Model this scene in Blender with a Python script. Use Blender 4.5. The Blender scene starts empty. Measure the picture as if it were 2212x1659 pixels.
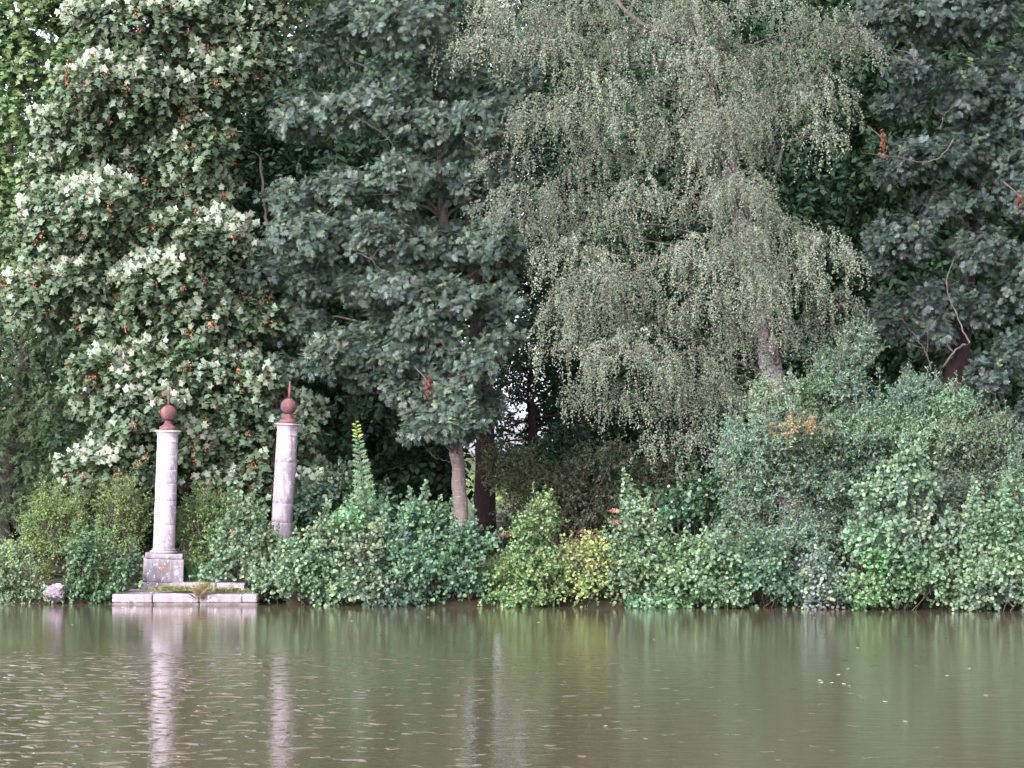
import bpy, math
import numpy as np
from mathutils import Matrix, Vector
R = math.radians
SC = bpy.context.scene
COL = SC.collection
rng = np.random.default_rng(7)

# ------------------------------------------------------------------ camera
CAM_H, FPX, PITCH, ROLL = 3.6, 2640.0, 1.46, 0.35
cam_data = bpy.data.cameras.new("camera")
cam_data.sensor_width = 36.0
cam_data.lens = FPX / 1024.0 * 36.0
cam_data.clip_start, cam_data.clip_end = 0.5, 5000.0
cam = bpy.data.objects.new("camera", cam_data)
COL.objects.link(cam)
CAM_ROT = Matrix.Rotation(R(90 + PITCH), 3, 'X') @ Matrix.Rotation(R(ROLL), 3, 'Z')
cam.matrix_world = Matrix.Translation((0, 0, CAM_H)) @ CAM_ROT.to_4x4()
SC.camera = cam

# ------------------------------------------------------------------ light (bright overcast evening, sun veiled, behind the viewer's left)
SUN_EL, SUN_AZ = 30.0, 222.0
world = bpy.data.worlds.new("World")
SC.world = world
world.use_nodes = True
wn, wl = world.node_tree.nodes, world.node_tree.links
wn.clear()
w_out = wn.new('ShaderNodeOutputWorld')
w_bg = wn.new('ShaderNodeBackground')
w_sky = wn.new('ShaderNodeTexSky')
w_sky.sky_type = 'NISHITA'
w_sky.sun_disc = False
w_sky.sun_elevation = R(SUN_EL)
w_sky.sun_rotation = R(SUN_AZ)
w_sky.air_density, w_sky.dust_density, w_sky.ozone_density = 1.0, 2.0, 1.0
w_bw = wn.new('ShaderNodeRGBToBW')
w_cl = wn.new('ShaderNodeMix'); w_cl.data_type = 'RGBA'; w_cl.blend_type = 'MULTIPLY'
w_cl.inputs[0].default_value = 1.0
w_cl.inputs[7].default_value = (1.02, 1.0, 1.17, 1)      # cloud cover: nearly grey, a little lilac
w_mx = wn.new('ShaderNodeMix'); w_mx.data_type = 'RGBA'
w_mx.inputs[0].default_value = 0.78
wl.new(w_sky.outputs[0], w_bw.inputs[0])
# overcast cover: brighter overhead than at the horizon
w_tc = wn.new('ShaderNodeTexCoord'); w_sx = wn.new('ShaderNodeSeparateXYZ')
w_mr = wn.new('ShaderNodeMapRange'); w_mm = wn.new('ShaderNodeMath'); w_mm.operation = 'MULTIPLY'
wl.new(w_tc.outputs['Generated'], w_sx.inputs[0]); wl.new(w_sx.outputs['Z'], w_mr.inputs['Value'])
w_mr.inputs['To Min'].default_value = 2.6; w_mr.inputs['To Max'].default_value = 5.4
wl.new(w_bw.outputs[0], w_mm.inputs[0]); wl.new(w_mr.outputs[0], w_mm.inputs[1])
wl.new(w_mm.outputs[0], w_cl.inputs[6])
wl.new(w_sky.outputs[0], w_mx.inputs[6])
wl.new(w_cl.outputs[2], w_mx.inputs[7])
wl.new(w_mx.outputs[2], w_bg.inputs[0])
w_bg.inputs[1].default_value = 0.15
wl.new(w_bg.outputs[0], w_out.inputs[0])

sun_d = bpy.data.lights.new("sun", 'SUN')
sun_d.energy = 1.5
sun_d.angle = R(35)
sun_d.color = (1.0, 0.95, 0.90)
sun = bpy.data.objects.new("sun", sun_d)
COL.objects.link(sun)
_az = R(SUN_AZ)
sdir = Vector((math.sin(_az) * math.cos(R(SUN_EL)), math.cos(_az) * math.cos(R(SUN_EL)), math.sin(R(SUN_EL))))
sun.rotation_euler = sdir.to_track_quat('Z', 'Y').to_euler()
sun.location = sdir * 50

vs = SC.view_settings
vs.view_transform = 'Standard'; vs.look = 'None'; vs.gamma = 1.0; vs.use_curve_mapping = False
vs.exposure = .78
SC.cycles.max_bounces = 8
SC.cycles.diffuse_bounces = 4
SC.cycles.transmission_bounces = 4

# ------------------------------------------------------------------ placing helpers
_f = np.array(CAM_ROT)
def W(dx, dy, Y):
    """world point that stands at distance Y from the viewer's bank, read off the photograph (2212 px wide copy)"""
    px, py = dx * 1024 / 2212.0, dy * 1024 / 2212.0
    d = _f @ np.array([px - 512.0, -(py - 384.0), -FPX])
    t = Y / d[1]
    return np.array([d[0] * t, Y, CAM_H + d[2] * t])
def S(dpx, Y):
    return dpx * 1024 / 2212.0 / FPX * Y
def nz(a):
    return a / np.maximum(np.linalg.norm(a, axis=-1, keepdims=True), 1e-9)

# ------------------------------------------------------------------ object helpers
def tag(o, label=None, cat=None, group=None, kind=None):
    if label: o['label'] = label
    if cat: o['category'] = cat
    if group: o['group'] = group
    if kind: o['kind'] = kind
    return o
def empty(name, loc, label=None, cat=None, group=None):
    o = bpy.data.objects.new(name, None)
    o.empty_display_size = 0.2
    COL.objects.link(o); o.location = loc
    return tag(o, label, cat, group)
FINE = {'twigs', 'limbs', 'stems', 'crown', 'foliage', 'hanging_twigs', 'seed_keys', 'blades', 'wood', 'flower_head', 'head', 'leaf_bunch', 'bare_limbs'}
def link_mesh(name, me, mat, parent=None):
    o = bpy.data.objects.new(name, me); COL.objects.link(o)
    if mat: me.materials.append(mat)
    if parent is not None:
        if name in FINE: o['kind'] = 'stuff'
        o.parent = parent
        off = parent.location if parent.parent is None else parent.parent.location
        me.transform(Matrix.Translation(-Vector(off)))
    return o
def mesh_np(name, verts, faces, tint=None, smooth=False):
    """faces: list of (n,k) int arrays; tint: per-face linear RGB, same order"""
    me = bpy.data.meshes.new(name)
    verts = np.asarray(verts, np.float32)
    me.vertices.add(len(verts)); me.vertices.foreach_set('co', verts.ravel())
    loops = np.concatenate([f.ravel() for f in faces]).astype(np.int32)
    tot = np.concatenate([np.full(len(f), f.shape[1], np.int32) for f in faces])
    start = np.concatenate([[0], np.cumsum(tot)[:-1]]).astype(np.int32)
    me.loops.add(len(loops)); me.loops.foreach_set('vertex_index', loops)
    me.polygons.add(len(tot)); me.polygons.foreach_set('loop_start', start)
    me.polygons.foreach_set('loop_total', tot)
    if smooth: me.polygons.foreach_set('use_smooth', np.ones(len(tot), bool))
    if tint is not None:
        at = me.attributes.new('tint', 'FLOAT_COLOR', 'FACE')
        c = np.concatenate([np.asarray(tint, np.float32), np.ones((len(tint), 1), np.float32)], 1)
        at.data.foreach_set('color', c.ravel())
    me.update(calc_edges=True)
    return me

# ------------------------------------------------------------------ materials
class NT:
    def __init__(s, name):
        s.m = bpy.data.materials.new(name); s.m.use_nodes = True
        s.t = s.m.node_tree; s.t.nodes.clear()
        s.out = s.n('ShaderNodeOutputMaterial')
    def n(s, typ, **kw):
        x = s.t.nodes.new(typ)
        for k, v in kw.items(): setattr(x, k, v)
        return x
    def l(s, a, b): s.t.links.new(a, b)
    def noise(s, scale, detail=4, rough=.6, vec=None, dist=0.0):
        x = s.n('ShaderNodeTexNoise'); x.inputs['Scale'].default_value = scale
        x.inputs['Detail'].default_value = detail; x.inputs['Roughness'].default_value = rough
        x.inputs['Distortion'].default_value = dist
        if vec is not None: s.l(vec, x.inputs['Vector'])
        return x.outputs['Fac']
    def coord(s, scale=(1, 1, 1), loc=(0, 0, 0)):
        c = s.n('ShaderNodeTexCoord'); mp = s.n('ShaderNodeMapping')
        mp.inputs['Scale'].default_value = scale; mp.inputs['Location'].default_value = loc
        s.l(c.outputs['Object'], mp.inputs['Vector']); return mp.outputs[0]
    def ramp(s, fac, stops, interp='LINEAR'):
        x = s.n('ShaderNodeValToRGB'); x.color_ramp.interpolation = interp
        e = x.color_ramp.elements
        while len(e) < len(stops): e.new(0.5)
        for i, (p, c) in enumerate(stops):
            e[i].position = p
            e[i].color = (c[0], c[1], c[2], 1) if not isinstance(c, float) else (c, c, c, 1)
        s.l(fac, x.inputs[0]); return x.outputs[0]
    def mix(s, fac, a, b, blend='MIX'):
        x = s.n('ShaderNodeMix'); x.data_type = 'RGBA'; x.blend_type = blend
        for v, i in ((fac, 0), (a, 6), (b, 7)):
            if hasattr(v, 'is_output') or hasattr(v, 'links'): s.l(v, x.inputs[i])
            elif i == 0: x.inputs[0].default_value = v
            else: x.inputs[i].default_value = (*v, 1)
        return x.outputs[2]
    def math(s, op, a, b=None, clamp=False):
        x = s.n('ShaderNodeMath', operation=op); x.use_clamp = clamp
        for v, i in ((a, 0), (b, 1)):
            if v is None: continue
            if hasattr(v, 'links'): s.l(v, x.inputs[i])
            else: x.inputs[i].default_value = v
        return x.outputs[0]
    def bsdf(s, color, rough=.8, spec=.3, bump=None, bstr=.3, bdist=.02):
        b = s.n('ShaderNodeBsdfPrincipled')
        if hasattr(color, 'links'): s.l(color, b.inputs['Base Color'])
        else: b.inputs['Base Color'].default_value = (*color, 1)
        if hasattr(rough, 'links'): s.l(rough, b.inputs['Roughness'])
        else: b.inputs['Roughness'].default_value = rough
        b.inputs['Specular IOR Level'].default_value = spec
        if bump is not None:
            bp = s.n('ShaderNodeBump'); bp.inputs['Strength'].default_value = bstr
            bp.inputs['Distance'].default_value = bdist
            s.l(bump, bp.inputs['Height']); s.l(bp.outputs[0], b.inputs['Normal'])
        return b
    def done(s, sh):
        s.l(sh, s.out.inputs['Surface']); return s.m

def leaf_material(name, trans=.24, rough=.42, spec=.45):
    t = NT(name)
    a = t.n('ShaderNodeAttribute', attribute_name='tint')
    nf = t.noise(2.2, 3, .6, t.coord())
    c = t.mix(.35, a.outputs['Color'], t.ramp(nf, [(.3, (.55, .6, .6)), (.7, (1., 1., .9))]), 'MULTIPLY')
    c = t.mix(1.0, c, (1.45, 1.50, 1.46), 'MULTIPLY')
    b = t.bsdf(c, rough, spec)
    tr = t.n('ShaderNodeBsdfTranslucent')
    t.l(t.mix(1.0, c, (1.05, 1.2, .75), 'MULTIPLY'), tr.inputs[0])
    m = t.n('ShaderNodeMixShader'); m.inputs[0].default_value = trans
    t.l(b.outputs[0], m.inputs[1]); t.l(tr.outputs[0], m.inputs[2])
    return t.done(m.outputs[0])
M_LEAF = leaf_material('leaf')
M_LEAF_DULL = leaf_material('leaf_dull', .2, .6, .2)

def bark_material(name, c1, c2, sc=(14, 14, 3), lines=None):
    t = NT(name)
    v = t.coord(sc)
    nf = t.noise(1.0, 6, .7, v)
    c = t.ramp(nf, [(.3, c1), (.7, c2)])
    if lines:
        ln = t.noise(1.0, 3, .7, t.coord((5, 5, 42)))
        c = t.mix(t.ramp(ln, [(.58, 0.), (.66, 1.)]), c, lines)
    return t.done(t.bsdf(c, .9, .15, nf, .8, .03).outputs[0])
M_BARK = bark_material('bark', (.045, .035, .03), (.13, .105, .09))
M_BARK_ASH = bark_material('bark_ash', (.12, .088, .08), (.26, .2, .18), lines=(.38, .33, .31))
M_BARK_RED = bark_material('bark_red', (.020, .014, .014), (.05, .031, .030))
M_TWIG = bark_material('bark_twig', (.075, .06, .052), (.16, .13, .115))
t = NT('bark_birch')
v = t.coord((2.2, 2.2, 3.2)); big = t.noise(1.0, 5, .75, v, .6)
fine = t.noise(1.0, 4, .7, t.coord((6, 6, 30)))
c = t.ramp(t.noise(3.0, 4, .6, t.coord()), [(.3, (.24, .19, .20)), (.7, (.38, .32, .34))])
c = t.mix(t.ramp(big, [(.52, 0.), (.6, 1.)]), c, (.07, .05, .045))
c = t.mix(t.ramp(fine, [(.62, 0.), (.7, .8)]), c, (.12, .09, .085))
M_BIRCH = t.done(t.bsdf(c, .75, .25, big, .6, .03).outputs[0])

def stone_material(name, base, dark, lichen=.66, white=.66, stain=0.5):
    t = NT(name)
    v = t.coord()
    a = t.noise(2.4, 8, .68, v)
    c = t.ramp(a, [(.35, tuple(x * .86 for x in base)), (.65, base)])
    st = t.noise(1.0, 6, .7, t.coord((5, 5, 1.3), (3, 1, 0)), .4)
    c = t.mix(t.ramp(st, [(stain, 0.), (stain + .17, .85)]), c, dark)
    blot = t.noise(14, 5, .75, v)
    c = t.mix(t.ramp(blot, [(.60, 0.), (.66, .55)]), c, tuple(x * .6 for x in dark))
    wh = t.noise(9, 4, .6, t.coord((1, 1, 1), (7, 3, 2)))
    c = t.mix(t.ramp(wh, [(white, 0.), (white + .03, .9)]), c, (.66, .62, .64))
    li = t.noise(5, 5, .7, t.coord((1, 1, .6), (1, 9, 4)))
    c = t.mix(t.ramp(li, [(lichen, 0.), (lichen + .05, .8)]), c, (.36, .15, .09))
    alg = t.noise(2.0, 6, .75, t.coord((1, 1, .5), (5, 2, 8)))
    c = t.mix(t.ramp(alg, [(.54, 0.), (.68, .6)]), c, (.17, .165, .10))
    fine = t.noise(55, 4, .7, v)
    h = t.math('ADD', a, t.math('MULTIPLY', fine, .3))
    return t.done(t.bsdf(c, .92, .2, h, .5, .012).outputs[0])
M_STONE_SHAFT = stone_material('stone_shaft', (.56, .48, .515), (.25, .20, .225), .68, .60, .435)
M_STONE_SHAFT2 = stone_material('stone_shaft_weathered', (.53, .45, .485), (.20, .165, .18), .70, .62, .385)
M_STONE_BASE = stone_material('stone_base', (.36, .33, .35), (.18, .145, .16), .60, .60, .42)
M_STONE_KERB = stone_material('stone_kerb', (.33, .275, .29), (.20, .17, .165), .70, .61, .46)
M_ROCK = stone_material('rock', (.22, .175, .195), (.07, .055, .06), .72, .58, .45)
t = NT('rusty_iron')
nf = t.noise(7, 6, .7, t.coord((1, 1, .35)))
c = t.ramp(nf, [(.32, (.075, .04, .046)), (.52, (.15, .068, .066)), (.75, (.30, .125, .085))])
M_RUST = t.done(t.bsdf(c, .8, .3, t.noise(40, 4, .7, t.coord()), .4, .006).outputs[0])

# ------------------------------------------------------------------ water and ground
BANK = 61.05
t = NT('lake_water')
b = t.bsdf((.082, .068, .040), .03, .85)
b.inputs['IOR'].default_value = 1.333
vw = t.coord()
n1 = t.noise(1.7, 3, .55, t.coord((1, 1.5, 1)))
n2 = t.noise(6.5, 3, .6, t.coord((1, 1.35, 1)))
n3 = t.noise(21., 2, .5, t.coord((1, 1.2, 1)))
# gusts: patches of steeper ripples, mostly out on the open water to the left
sep = t.n('ShaderNodeSeparateXYZ'); t.l(vw, sep.inputs[0])
open_y = t.math('MULTIPLY', t.math('SUBTRACT', 48.0, sep.outputs['Y']), .5, True)
left_x = t.math('ADD', t.math('MULTIPLY', sep.outputs['X'], -.085), .42, True)
gust = t.math('MULTIPLY', open_y, left_x)
pk = t.noise(1.0, 2, .5, t.coord((3.0, 1.7, 1), (9, 4, 0)), 0.0)
thr = t.math('SUBTRACT', .68, t.math('MULTIPLY', gust, .22))
mask = t.math('MULTIPLY', t.math('SUBTRACT', pk, thr), 12.0, True)
ph = t.math('MULTIPLY', t.noise(1.0, 2, .5, t.coord((1.1, .5, 1), (2, 7, 0))), 4.0)
# wind ripples with their steep face to the open water
ph = t.math('FRACT', t.math('ADD', t.math('MULTIPLY', sep.outputs['Y'], 2.3), ph))
peak = t.math('MULTIPLY', mask, t.math('MAXIMUM', t.math('SUBTRACT', ph, .45), 0.0))
calm = t.math('ADD', t.math('MULTIPLY', t.math('SUBTRACT', 50.0, sep.outputs['Y']), .16, True), .62, True)
h = t.math('ADD', t.math('MULTIPLY', n1, .007), t.math('MULTIPLY', n2, .0042))
h = t.math('ADD', h, t.math('MULTIPLY', n3, .0012))
h = t.math('ADD', t.math('MULTIPLY', h, calm), t.math('MULTIPLY', peak, .12))
bp = t.n('ShaderNodeBump'); bp.inputs['Strength'].default_value = 1.0; bp.inputs['Distance'].default_value = 1.0
t.l(h, bp.inputs['Height']); t.l(bp.outputs[0], b.inputs['Normal'])
M_WATER = t.done(b.outputs[0])
me = mesh_np('water', [(-400, -60, 0), (400, -60, 0), (400, BANK + 2.5, 0), (-400, BANK + 2.5, 0)], [np.array([[0, 1, 2, 3]])])
tag(link_mesh('water', me, M_WATER), 'olive green lake water with glinting ripples', kind='structure')

def bank_edge(x):
    inlet = 1.1 * np.clip((x + 9.8) / .5, 0, 1) * np.clip((-5.2 - x) / .4, 0, 1)      # the stone landing stands in this nick of the bank
    return BANK + .38 + .12 * np.sin(x * .9 + 1) + .09 * np.sin(x * 2.3) + inlet
def ground_z(x, y):
    u = (y - bank_edge(x))
    z = np.where(u < 0, -.7, np.interp(u, [0, .12, 1.2, 3.5, 40], [-.25, .08, .38, .62, .75]))
    z = z + np.where(u > .1, .05 * np.sin(x * 1.7 + y) + .04 * np.sin(x * .6 - y * 1.3), 0)
    return z
t = NT('forest_floor')
nf = t.noise(3, 6, .7, t.coord())
c = t.ramp(nf, [(.3, (.025, .022, .015)), (.6, (.05, .045, .025)), (.75, (.05, .07, .025))])
M_FLOOR = t.done(t.bsdf(c, .95, .1, nf, .6, .05).outputs[0])
xs = np.concatenate([[-400, -120], np.arange(-32, 32.1, .4), [120, 400]])
ys = np.concatenate([[BANK - 1.5], np.arange(BANK - .5, BANK + 5, .12), np.arange(BANK + 5.5, 100, 3.), [108]])
gx, gy = np.meshgrid(xs, ys)
gz = ground_z(gx, gy)
vv = np.stack([gx, gy, gz], -1).reshape(-1, 3)
nx, ny = len(xs), len(ys)
idx = np.arange(nx * ny).reshape(ny, nx)
ff = np.stack([idx[:-1, :-1], idx[:-1, 1:], idx[1:, 1:], idx[1:, :-1]], -1).reshape(-1, 4)
tag(link_mesh('ground', mesh_np('ground', vv, [ff], smooth=True), M_FLOOR), 'dark earth bank and woodland floor under the trees', kind='structure')
t = NT('meadow_grass')
nf = t.noise(.15, 6, .7, t.coord())
c = t.ramp(nf, [(.3, (.05, .075, .028)), (.7, (.09, .11, .045))])
M_MEADOW = t.done(t.bsdf(c, .95, .1).outputs[0])
me = mesh_np('meadow', [(-1500, 108, .75), (1500, 108, .75), (1500, 3500, .5), (-1500, 3500, .5)], [np.array([[0, 1, 2, 3]])])
tag(link_mesh('meadow', me, M_MEADOW), 'open meadow beyond the wood', kind='structure')
# the viewer's own shore, behind the camera, closes the lake
me = mesh_np('near_shore', [(-400, -1500, .6), (400, -1500, .6), (400, -58, .6), (-400, -58, .6), (-400, -56, -.4), (400, -56, -.4)],
             [np.array([[0, 1, 2, 3], [3, 2, 5, 4]])])
tag(link_mesh('near_shore', me, M_MEADOW), 'grassy near shore of the lake', kind='structure')

# ------------------------------------------------------------------ leaf templates: (verts (u along, v across, w up), faces)
def tpl(verts, faces):
    by = {}
    for f in faces: by.setdefault(len(f), []).append(f)
    return np.array(verts, float), [np.array(v) for v in by.values()]
_hp = [(0, 0), (-.04, .42), (.32, .30), (.5, .64), (.68, .27), (1.05, 0)]
T_MAPLE = tpl([(u, v, -.25 * abs(v)) for u, v in _hp] + [(u, -v, -.25 * abs(v)) for u, v in _hp[1:-1]],
              [(0, 1, 2, 3), (0, 3, 4, 5), (0, 8, 7, 6), (0, 5, 9, 8)])
T_ROUND = tpl([(0, 0, 0), (.3, .42, -.08), (.75, .44, -.1), (1, .1, 0), (1, -.1, 0), (.75, -.44, -.1), (.3, -.42, -.08)],
              [(0, 1, 2, 3), (0, 3, 4), (0, 4, 5, 6)])
T_OVAL = tpl([(0, 0, 0), (.45, .27, -.06), (1, 0, -.05), (.45, -.27, -.06)], [(0, 1, 2), (0, 2, 3)])
T_RHOMB = tpl([(0, 0, 0), (.4, .4, 0), (1, 0, 0), (.4, -.4, 0)], [(0, 1, 2, 3)])
T_LANCE = tpl([(0, 0, 0), (.4, .2, -.03), (1, 0, -.12), (.4, -.2, -.03)], [(0, 1, 2, 3)])
_v, _fs = [], []
for q_ in (.14, .38, .62):
    for sg in (1, -1):
        n0 = len(_v); w_ = -.12 * q_
        _v += [(q_, sg * .0, w_), (q_ + .30, sg * .40, w_ - .07), (q_ + .25, sg * .03, w_ - .02)]
        _fs.append((n0, n0 + 1, n0 + 2))
n0 = len(_v); _v += [(.78, .0, -.1), (.95, .11, -.12), (1.15, 0, -.18), (.95, -.11, -.12)]; _fs.append((n0, n0 + 1, n0 + 2, n0 + 3))
T_PINNATE = tpl(_v, _fs)
_v, _fs = [], []
for q_ in (.0, .3, .6):
    for sg in (1, -1):
        n0 = len(_v); L_ = .42 - .25 * q_
        _v += [(q_, 0, 0), (q_ + .36, sg * L_, -.1), (q_ + .22, 0, 0)]
        _fs.append((n0, n0 + 1, n0 + 2))
T_FROND = tpl(_v, _fs)

class Leaves:
    """collects leaves (position, axis, normal, size, colour) and builds them as one mesh"""
    def __init__(s, template): s.t = template; s.a = []
    def add(s, p, ax, n, size, col):
        s.a.append((p, ax, n, np.broadcast_to(size, (len(p),)), np.broadcast_to(col, (len(p), 3))))
    def count(s): return sum(len(x[0]) for x in s.a)
    def build(s, name, mat, parent=None):
        p, ax, n, size, col = [np.concatenate(k) for k in zip(*s.a)]
        ax = nz(ax); sd = nz(np.cross(n, ax)); n = np.cross(ax, sd)
        tv, tf = s.t
        V = p[:, None, :] + size[:, None, None] * (tv[None, :, 0:1] * ax[:, None, :] + tv[None, :, 1:2] * sd[:, None, :] + tv[None, :, 2:3] * n[:, None, :])
        k = len(tv); N = len(p); base = (np.arange(N) * k)[:, None, None]
        faces, tint = [], []
        for f in tf:
            faces.append((base + f[None]).reshape(-1, f.shape[1]))
            tint.append(np.repeat(col, len(f), 0))
        me = mesh_np(name, V.reshape(-1, 3), faces, np.concatenate(tint))
        return link_mesh(name, me, mat, parent)

def vary(col, n, hue=.12, val=.25):
    c = np.array(col, float)[None, :] * np.exp(rng.normal(0, val, (n, 1)))
    return np.clip(c * np.exp(rng.normal(0, hue, (n, 3)) * [1, .4, 1]), 0.002, .8)

def shoots(L, P0, D, length, droop, step, size, colf, leaf_up=.6, spread=.8, jit=.45, tip=None, hang=0.0, t0=.1):
    """leaves set alternately along drooping shoots"""
    M = len(P0)
    length = np.broadcast_to(length, (M,))
    K = max(2, int(np.max(length) / step))
    tt = (np.arange(K)[None, :] + rng.random((M, 1))) / K
    tt = t0 + (1 - t0) * tt
    keep = rng.random((M, K)) < np.minimum(1, (length / np.max(length)))[:, None] * .999 + .001
    g = np.array([0, 0, -1.0])
    P = P0[:, None, :] + D[:, None, :] * (length[:, None] * tt)[..., None] + g * (droop * length[:, None] * tt ** 2)[..., None]
    T = nz(D[:, None, :] + g * (2 * droop * tt)[..., None])
    r = rng.normal(size=(M, K, 3))
    side = nz(np.cross(T, r))
    ax = nz(T * (1 - spread * .6) + side * spread + g * hang)
    nrm = nz(np.array([0, 0, leaf_up]) + D[:, None, :] * .45 + np.array([0, -.28, 0]) + rng.normal(0, jit, (M, K, 3)))
    P, ax, nrm, tk = P[keep], ax[keep], nrm[keep], tt[keep]
    sz = size * rng.uniform(.65, 1.2, len(P))
    col = colf(P, tk)
    L.add(P, ax, nrm, sz, col)

def bough_shell(b, dens, back=.45, inner=.25):
    """random points and outward directions on (and a few inside) an ellipsoidal bough"""
    c, r = b[0], b[1]
    area = 4 * math.pi * ((r[0] * r[1]) ** 1.6 / 3 + (r[0] * r[2]) ** 1.6 / 3 + (r[1] * r[2]) ** 1.6 / 3) ** (1 / 1.6)
    n = max(6, int(area * dens * (b[2] if len(b) > 2 else 1)))
    u = nz(rng.normal(size=(n, 3)))
    w = np.where(u[:, 1] < .25, 1.0, back) * np.where(u[:, 2] > -.35, 1.0, .8)
    u = u[rng.random(n) < w]
    k = rng.random(3) * 6
    lump = 1 + .16 * np.sin(u[:, 0] * 4.1 + k[0]) * np.sin(u[:, 2] * 4.7 + k[1]) + .12 * np.sin(u[:, 1] * 7 + u[:, 0] * 6 + k[2])
    rad = np.where(rng.random(len(u)) < inner, rng.uniform(.2, .75, len(u)), rng.uniform(.72, .98, len(u))) * lump
    P = c + u * r * rad[:, None]
    return P, nz(u / r), u

def boughs(lst, Y, flat=.85, deep=1.0, jy=.6, scale=1.0):
    out = []
    for q in lst:
        dx, dy, rx, ry = q[:4]
        if rx > 55: dx, dy, rx, ry = dx + rng.uniform(-22, 22), dy + rng.uniform(-30, 30), rx * rng.uniform(.75, 1.1), ry * rng.uniform(.85, 1.35)
        y = (q[4] if len(q) > 4 else Y) + rng.uniform(-jy, jy)
        c = W(dx, dy, y)
        rX, rZ = S(rx, y) * scale, S(ry, y) * scale
        out.append((c, np.array([rX, min(rX, 1.6) * deep, rZ * flat]), .5 if dy < -75 else 1.0))
    return out

# ------------------------------------------------------------------ woody parts
class Wood:
    def __init__(s): s.v = []; s.f = []; s.n = 0
    def _rings(s, C, Rr, sides):
        """C (M,S,3) centre lines, Rr (M,S) radii"""
        M, Sg, _ = C.shape
        T = np.gradient(C, axis=1); T = nz(T)
        ref = np.where(np.abs(T[..., 2:3]) > .9, np.array([1., 0, 0]), np.array([0, 0, 1.]))
        A = nz(np.cross(T, ref)); B = np.cross(T, A)
        a = np.arange(sides) / sides * 2 * math.pi
        V = C[:, :, None] + Rr[:, :, None, None] * (np.cos(a)[:, None] * A[:, :, None] + np.sin(a)[:, None] * B[:, :, None])
        id_ = s.n + np.arange(M * Sg * sides).reshape(M, Sg, sides)
        nx_ = np.roll(id_, -1, 2)
        F = np.stack([id_[:, :-1], nx_[:, :-1], nx_[:, 1:], id_[:, 1:]], -1).reshape(-1, 4)
        s.v.append(V.reshape(-1, 3)); s.f.append(F); s.n += V.size // 3
    def poly(s, pts, rad, sides=10, sub=6, wob=.0):
        pts = np.array(pts, float); rad = np.array(rad, float)
        n = len(pts); tt = np.linspace(0, n - 1, (n - 1) * sub + 1)
        i = np.clip(tt.astype(int), 0, n - 2); f = (tt - i)[:, None]
        p0 = pts[np.maximum(i - 1, 0)]; p1 = pts[i]; p2 = pts[i + 1]; p3 = pts[np.minimum(i + 2, n - 1)]
        C = .5 * ((2 * p1) + (-p0 + p2) * f + (2 * p0 - 5 * p1 + 4 * p2 - p3) * f ** 2 + (-p0 + 3 * p1 - 3 * p2 + p3) * f ** 3)
        rr = np.interp(tt, np.arange(n), rad)
        if wob: C[1:-1] += rng.normal(0, wob, (len(C) - 2, 3)); rr = rr * rng.uniform(.93, 1.07, len(rr))
        s._rings(C[None], rr[None], sides)
    def arcs(s, P0, P2, r0, r1, sag=.15, sides=4, seg=5, jit=.12):
        P0 = np.atleast_2d(P0); P2 = np.atleast_2d(P2)
        P0, P2 = np.broadcast_arrays(P0, P2)
        d = np.linalg.norm(P2 - P0, axis=1, keepdims=True)
        mid = (P0 + P2) / 2 + np.array([0, 0, 1.]) * d * sag + rng.normal(0, 1, P0.shape) * d * jit
        tt = np.linspace(0, 1, seg)[None, :, None]
        C = (1 - tt) ** 2 * P0[:, None] + 2 * tt * (1 - tt) * mid[:, None] + tt ** 2 * P2[:, None]
        C = C + rng.normal(0, 1, C.shape) * d[:, None] * .012
        rr = np.broadcast_to(r0, (len(P0),))[:, None] * (1 - tt[..., 0]) + np.broadcast_to(r1, (len(P0),))[:, None] * tt[..., 0]
        s._rings(C, rr, sides)
    def build(s, name, mat, parent=None):
        return link_mesh(name, mesh_np(name, np.concatenate(s.v), [np.concatenate(s.f)], smooth=True), mat, parent)

def skeleton(wood_limb, wood_twig, trunk_pts, bs, r_limb=.05, twigs=10, sag=.12, r_twig=.010):
    tp = np.array(trunk_pts)
    # densify trunk
    seg = np.concatenate([tp[i] + (tp[i + 1] - tp[i]) * np.linspace(0, 1, 8)[:, None] for i in range(len(tp) - 1)])
    for b in bs:
        c, r = b[0], b[1]
        low = seg[seg[:, 2] < c[2] + .3]
        if len(low) == 0: low = seg[:1]
        q = low[np.argmin(np.linalg.norm(low - c, axis=1) + .4 * np.abs(low[:, 2] - (c[2] - .8)))]
        wood_limb.arcs(q, c, r_limb, r_limb * .4, sag, 6, 9, .06)
        P, n, u = bough_shell((c, r), twigs / (4 * math.pi * r[0] * r[2] + .2), .5, .1)
        wood_twig.arcs(np.broadcast_to(c, P.shape), P, r_twig, r_twig * .35, .1, 3, 5, .15)

GZ = lambda x, y: float(ground_z(np.array(x), np.array(y)))

# ------------------------------------------------------------------ the trees
def tall_fill(x0, x1, Y, n, top=-420, r=(70, 110)):
    return [(rng.uniform(x0, x1), rng.uniform(top, -60), rng.uniform(*r), rng.uniform(r[0], r[1]) * .8) for _ in range(n)]

def build_tree(name, label, cat, trunk_disp, radii, bark, bs, crown_fn, limb_r=.05, twigs=10, mat=M_LEAF, twig_mat=None, sides=12, group=None, limb_mat=None):
    pts = [W(*p) for p in trunk_disp]
    base = pts[0].copy(); base[2] = GZ(base[0], base[1]) - .1
    pts[0] = base
    root = empty(name, base, label, cat, group)
    w = Wood(); w.poly(pts, radii, sides, 6, .012); w.build('trunk', bark, root)
    wl_, wt = Wood(), Wood()
    skeleton(wl_, wt, pts, bs, limb_r, twigs)
    wl_.build('limbs', limb_mat or bark, root)
    wt.build('twigs', twig_mat or M_TWIG, root)
    crown_fn(bs, root)
    return root

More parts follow.
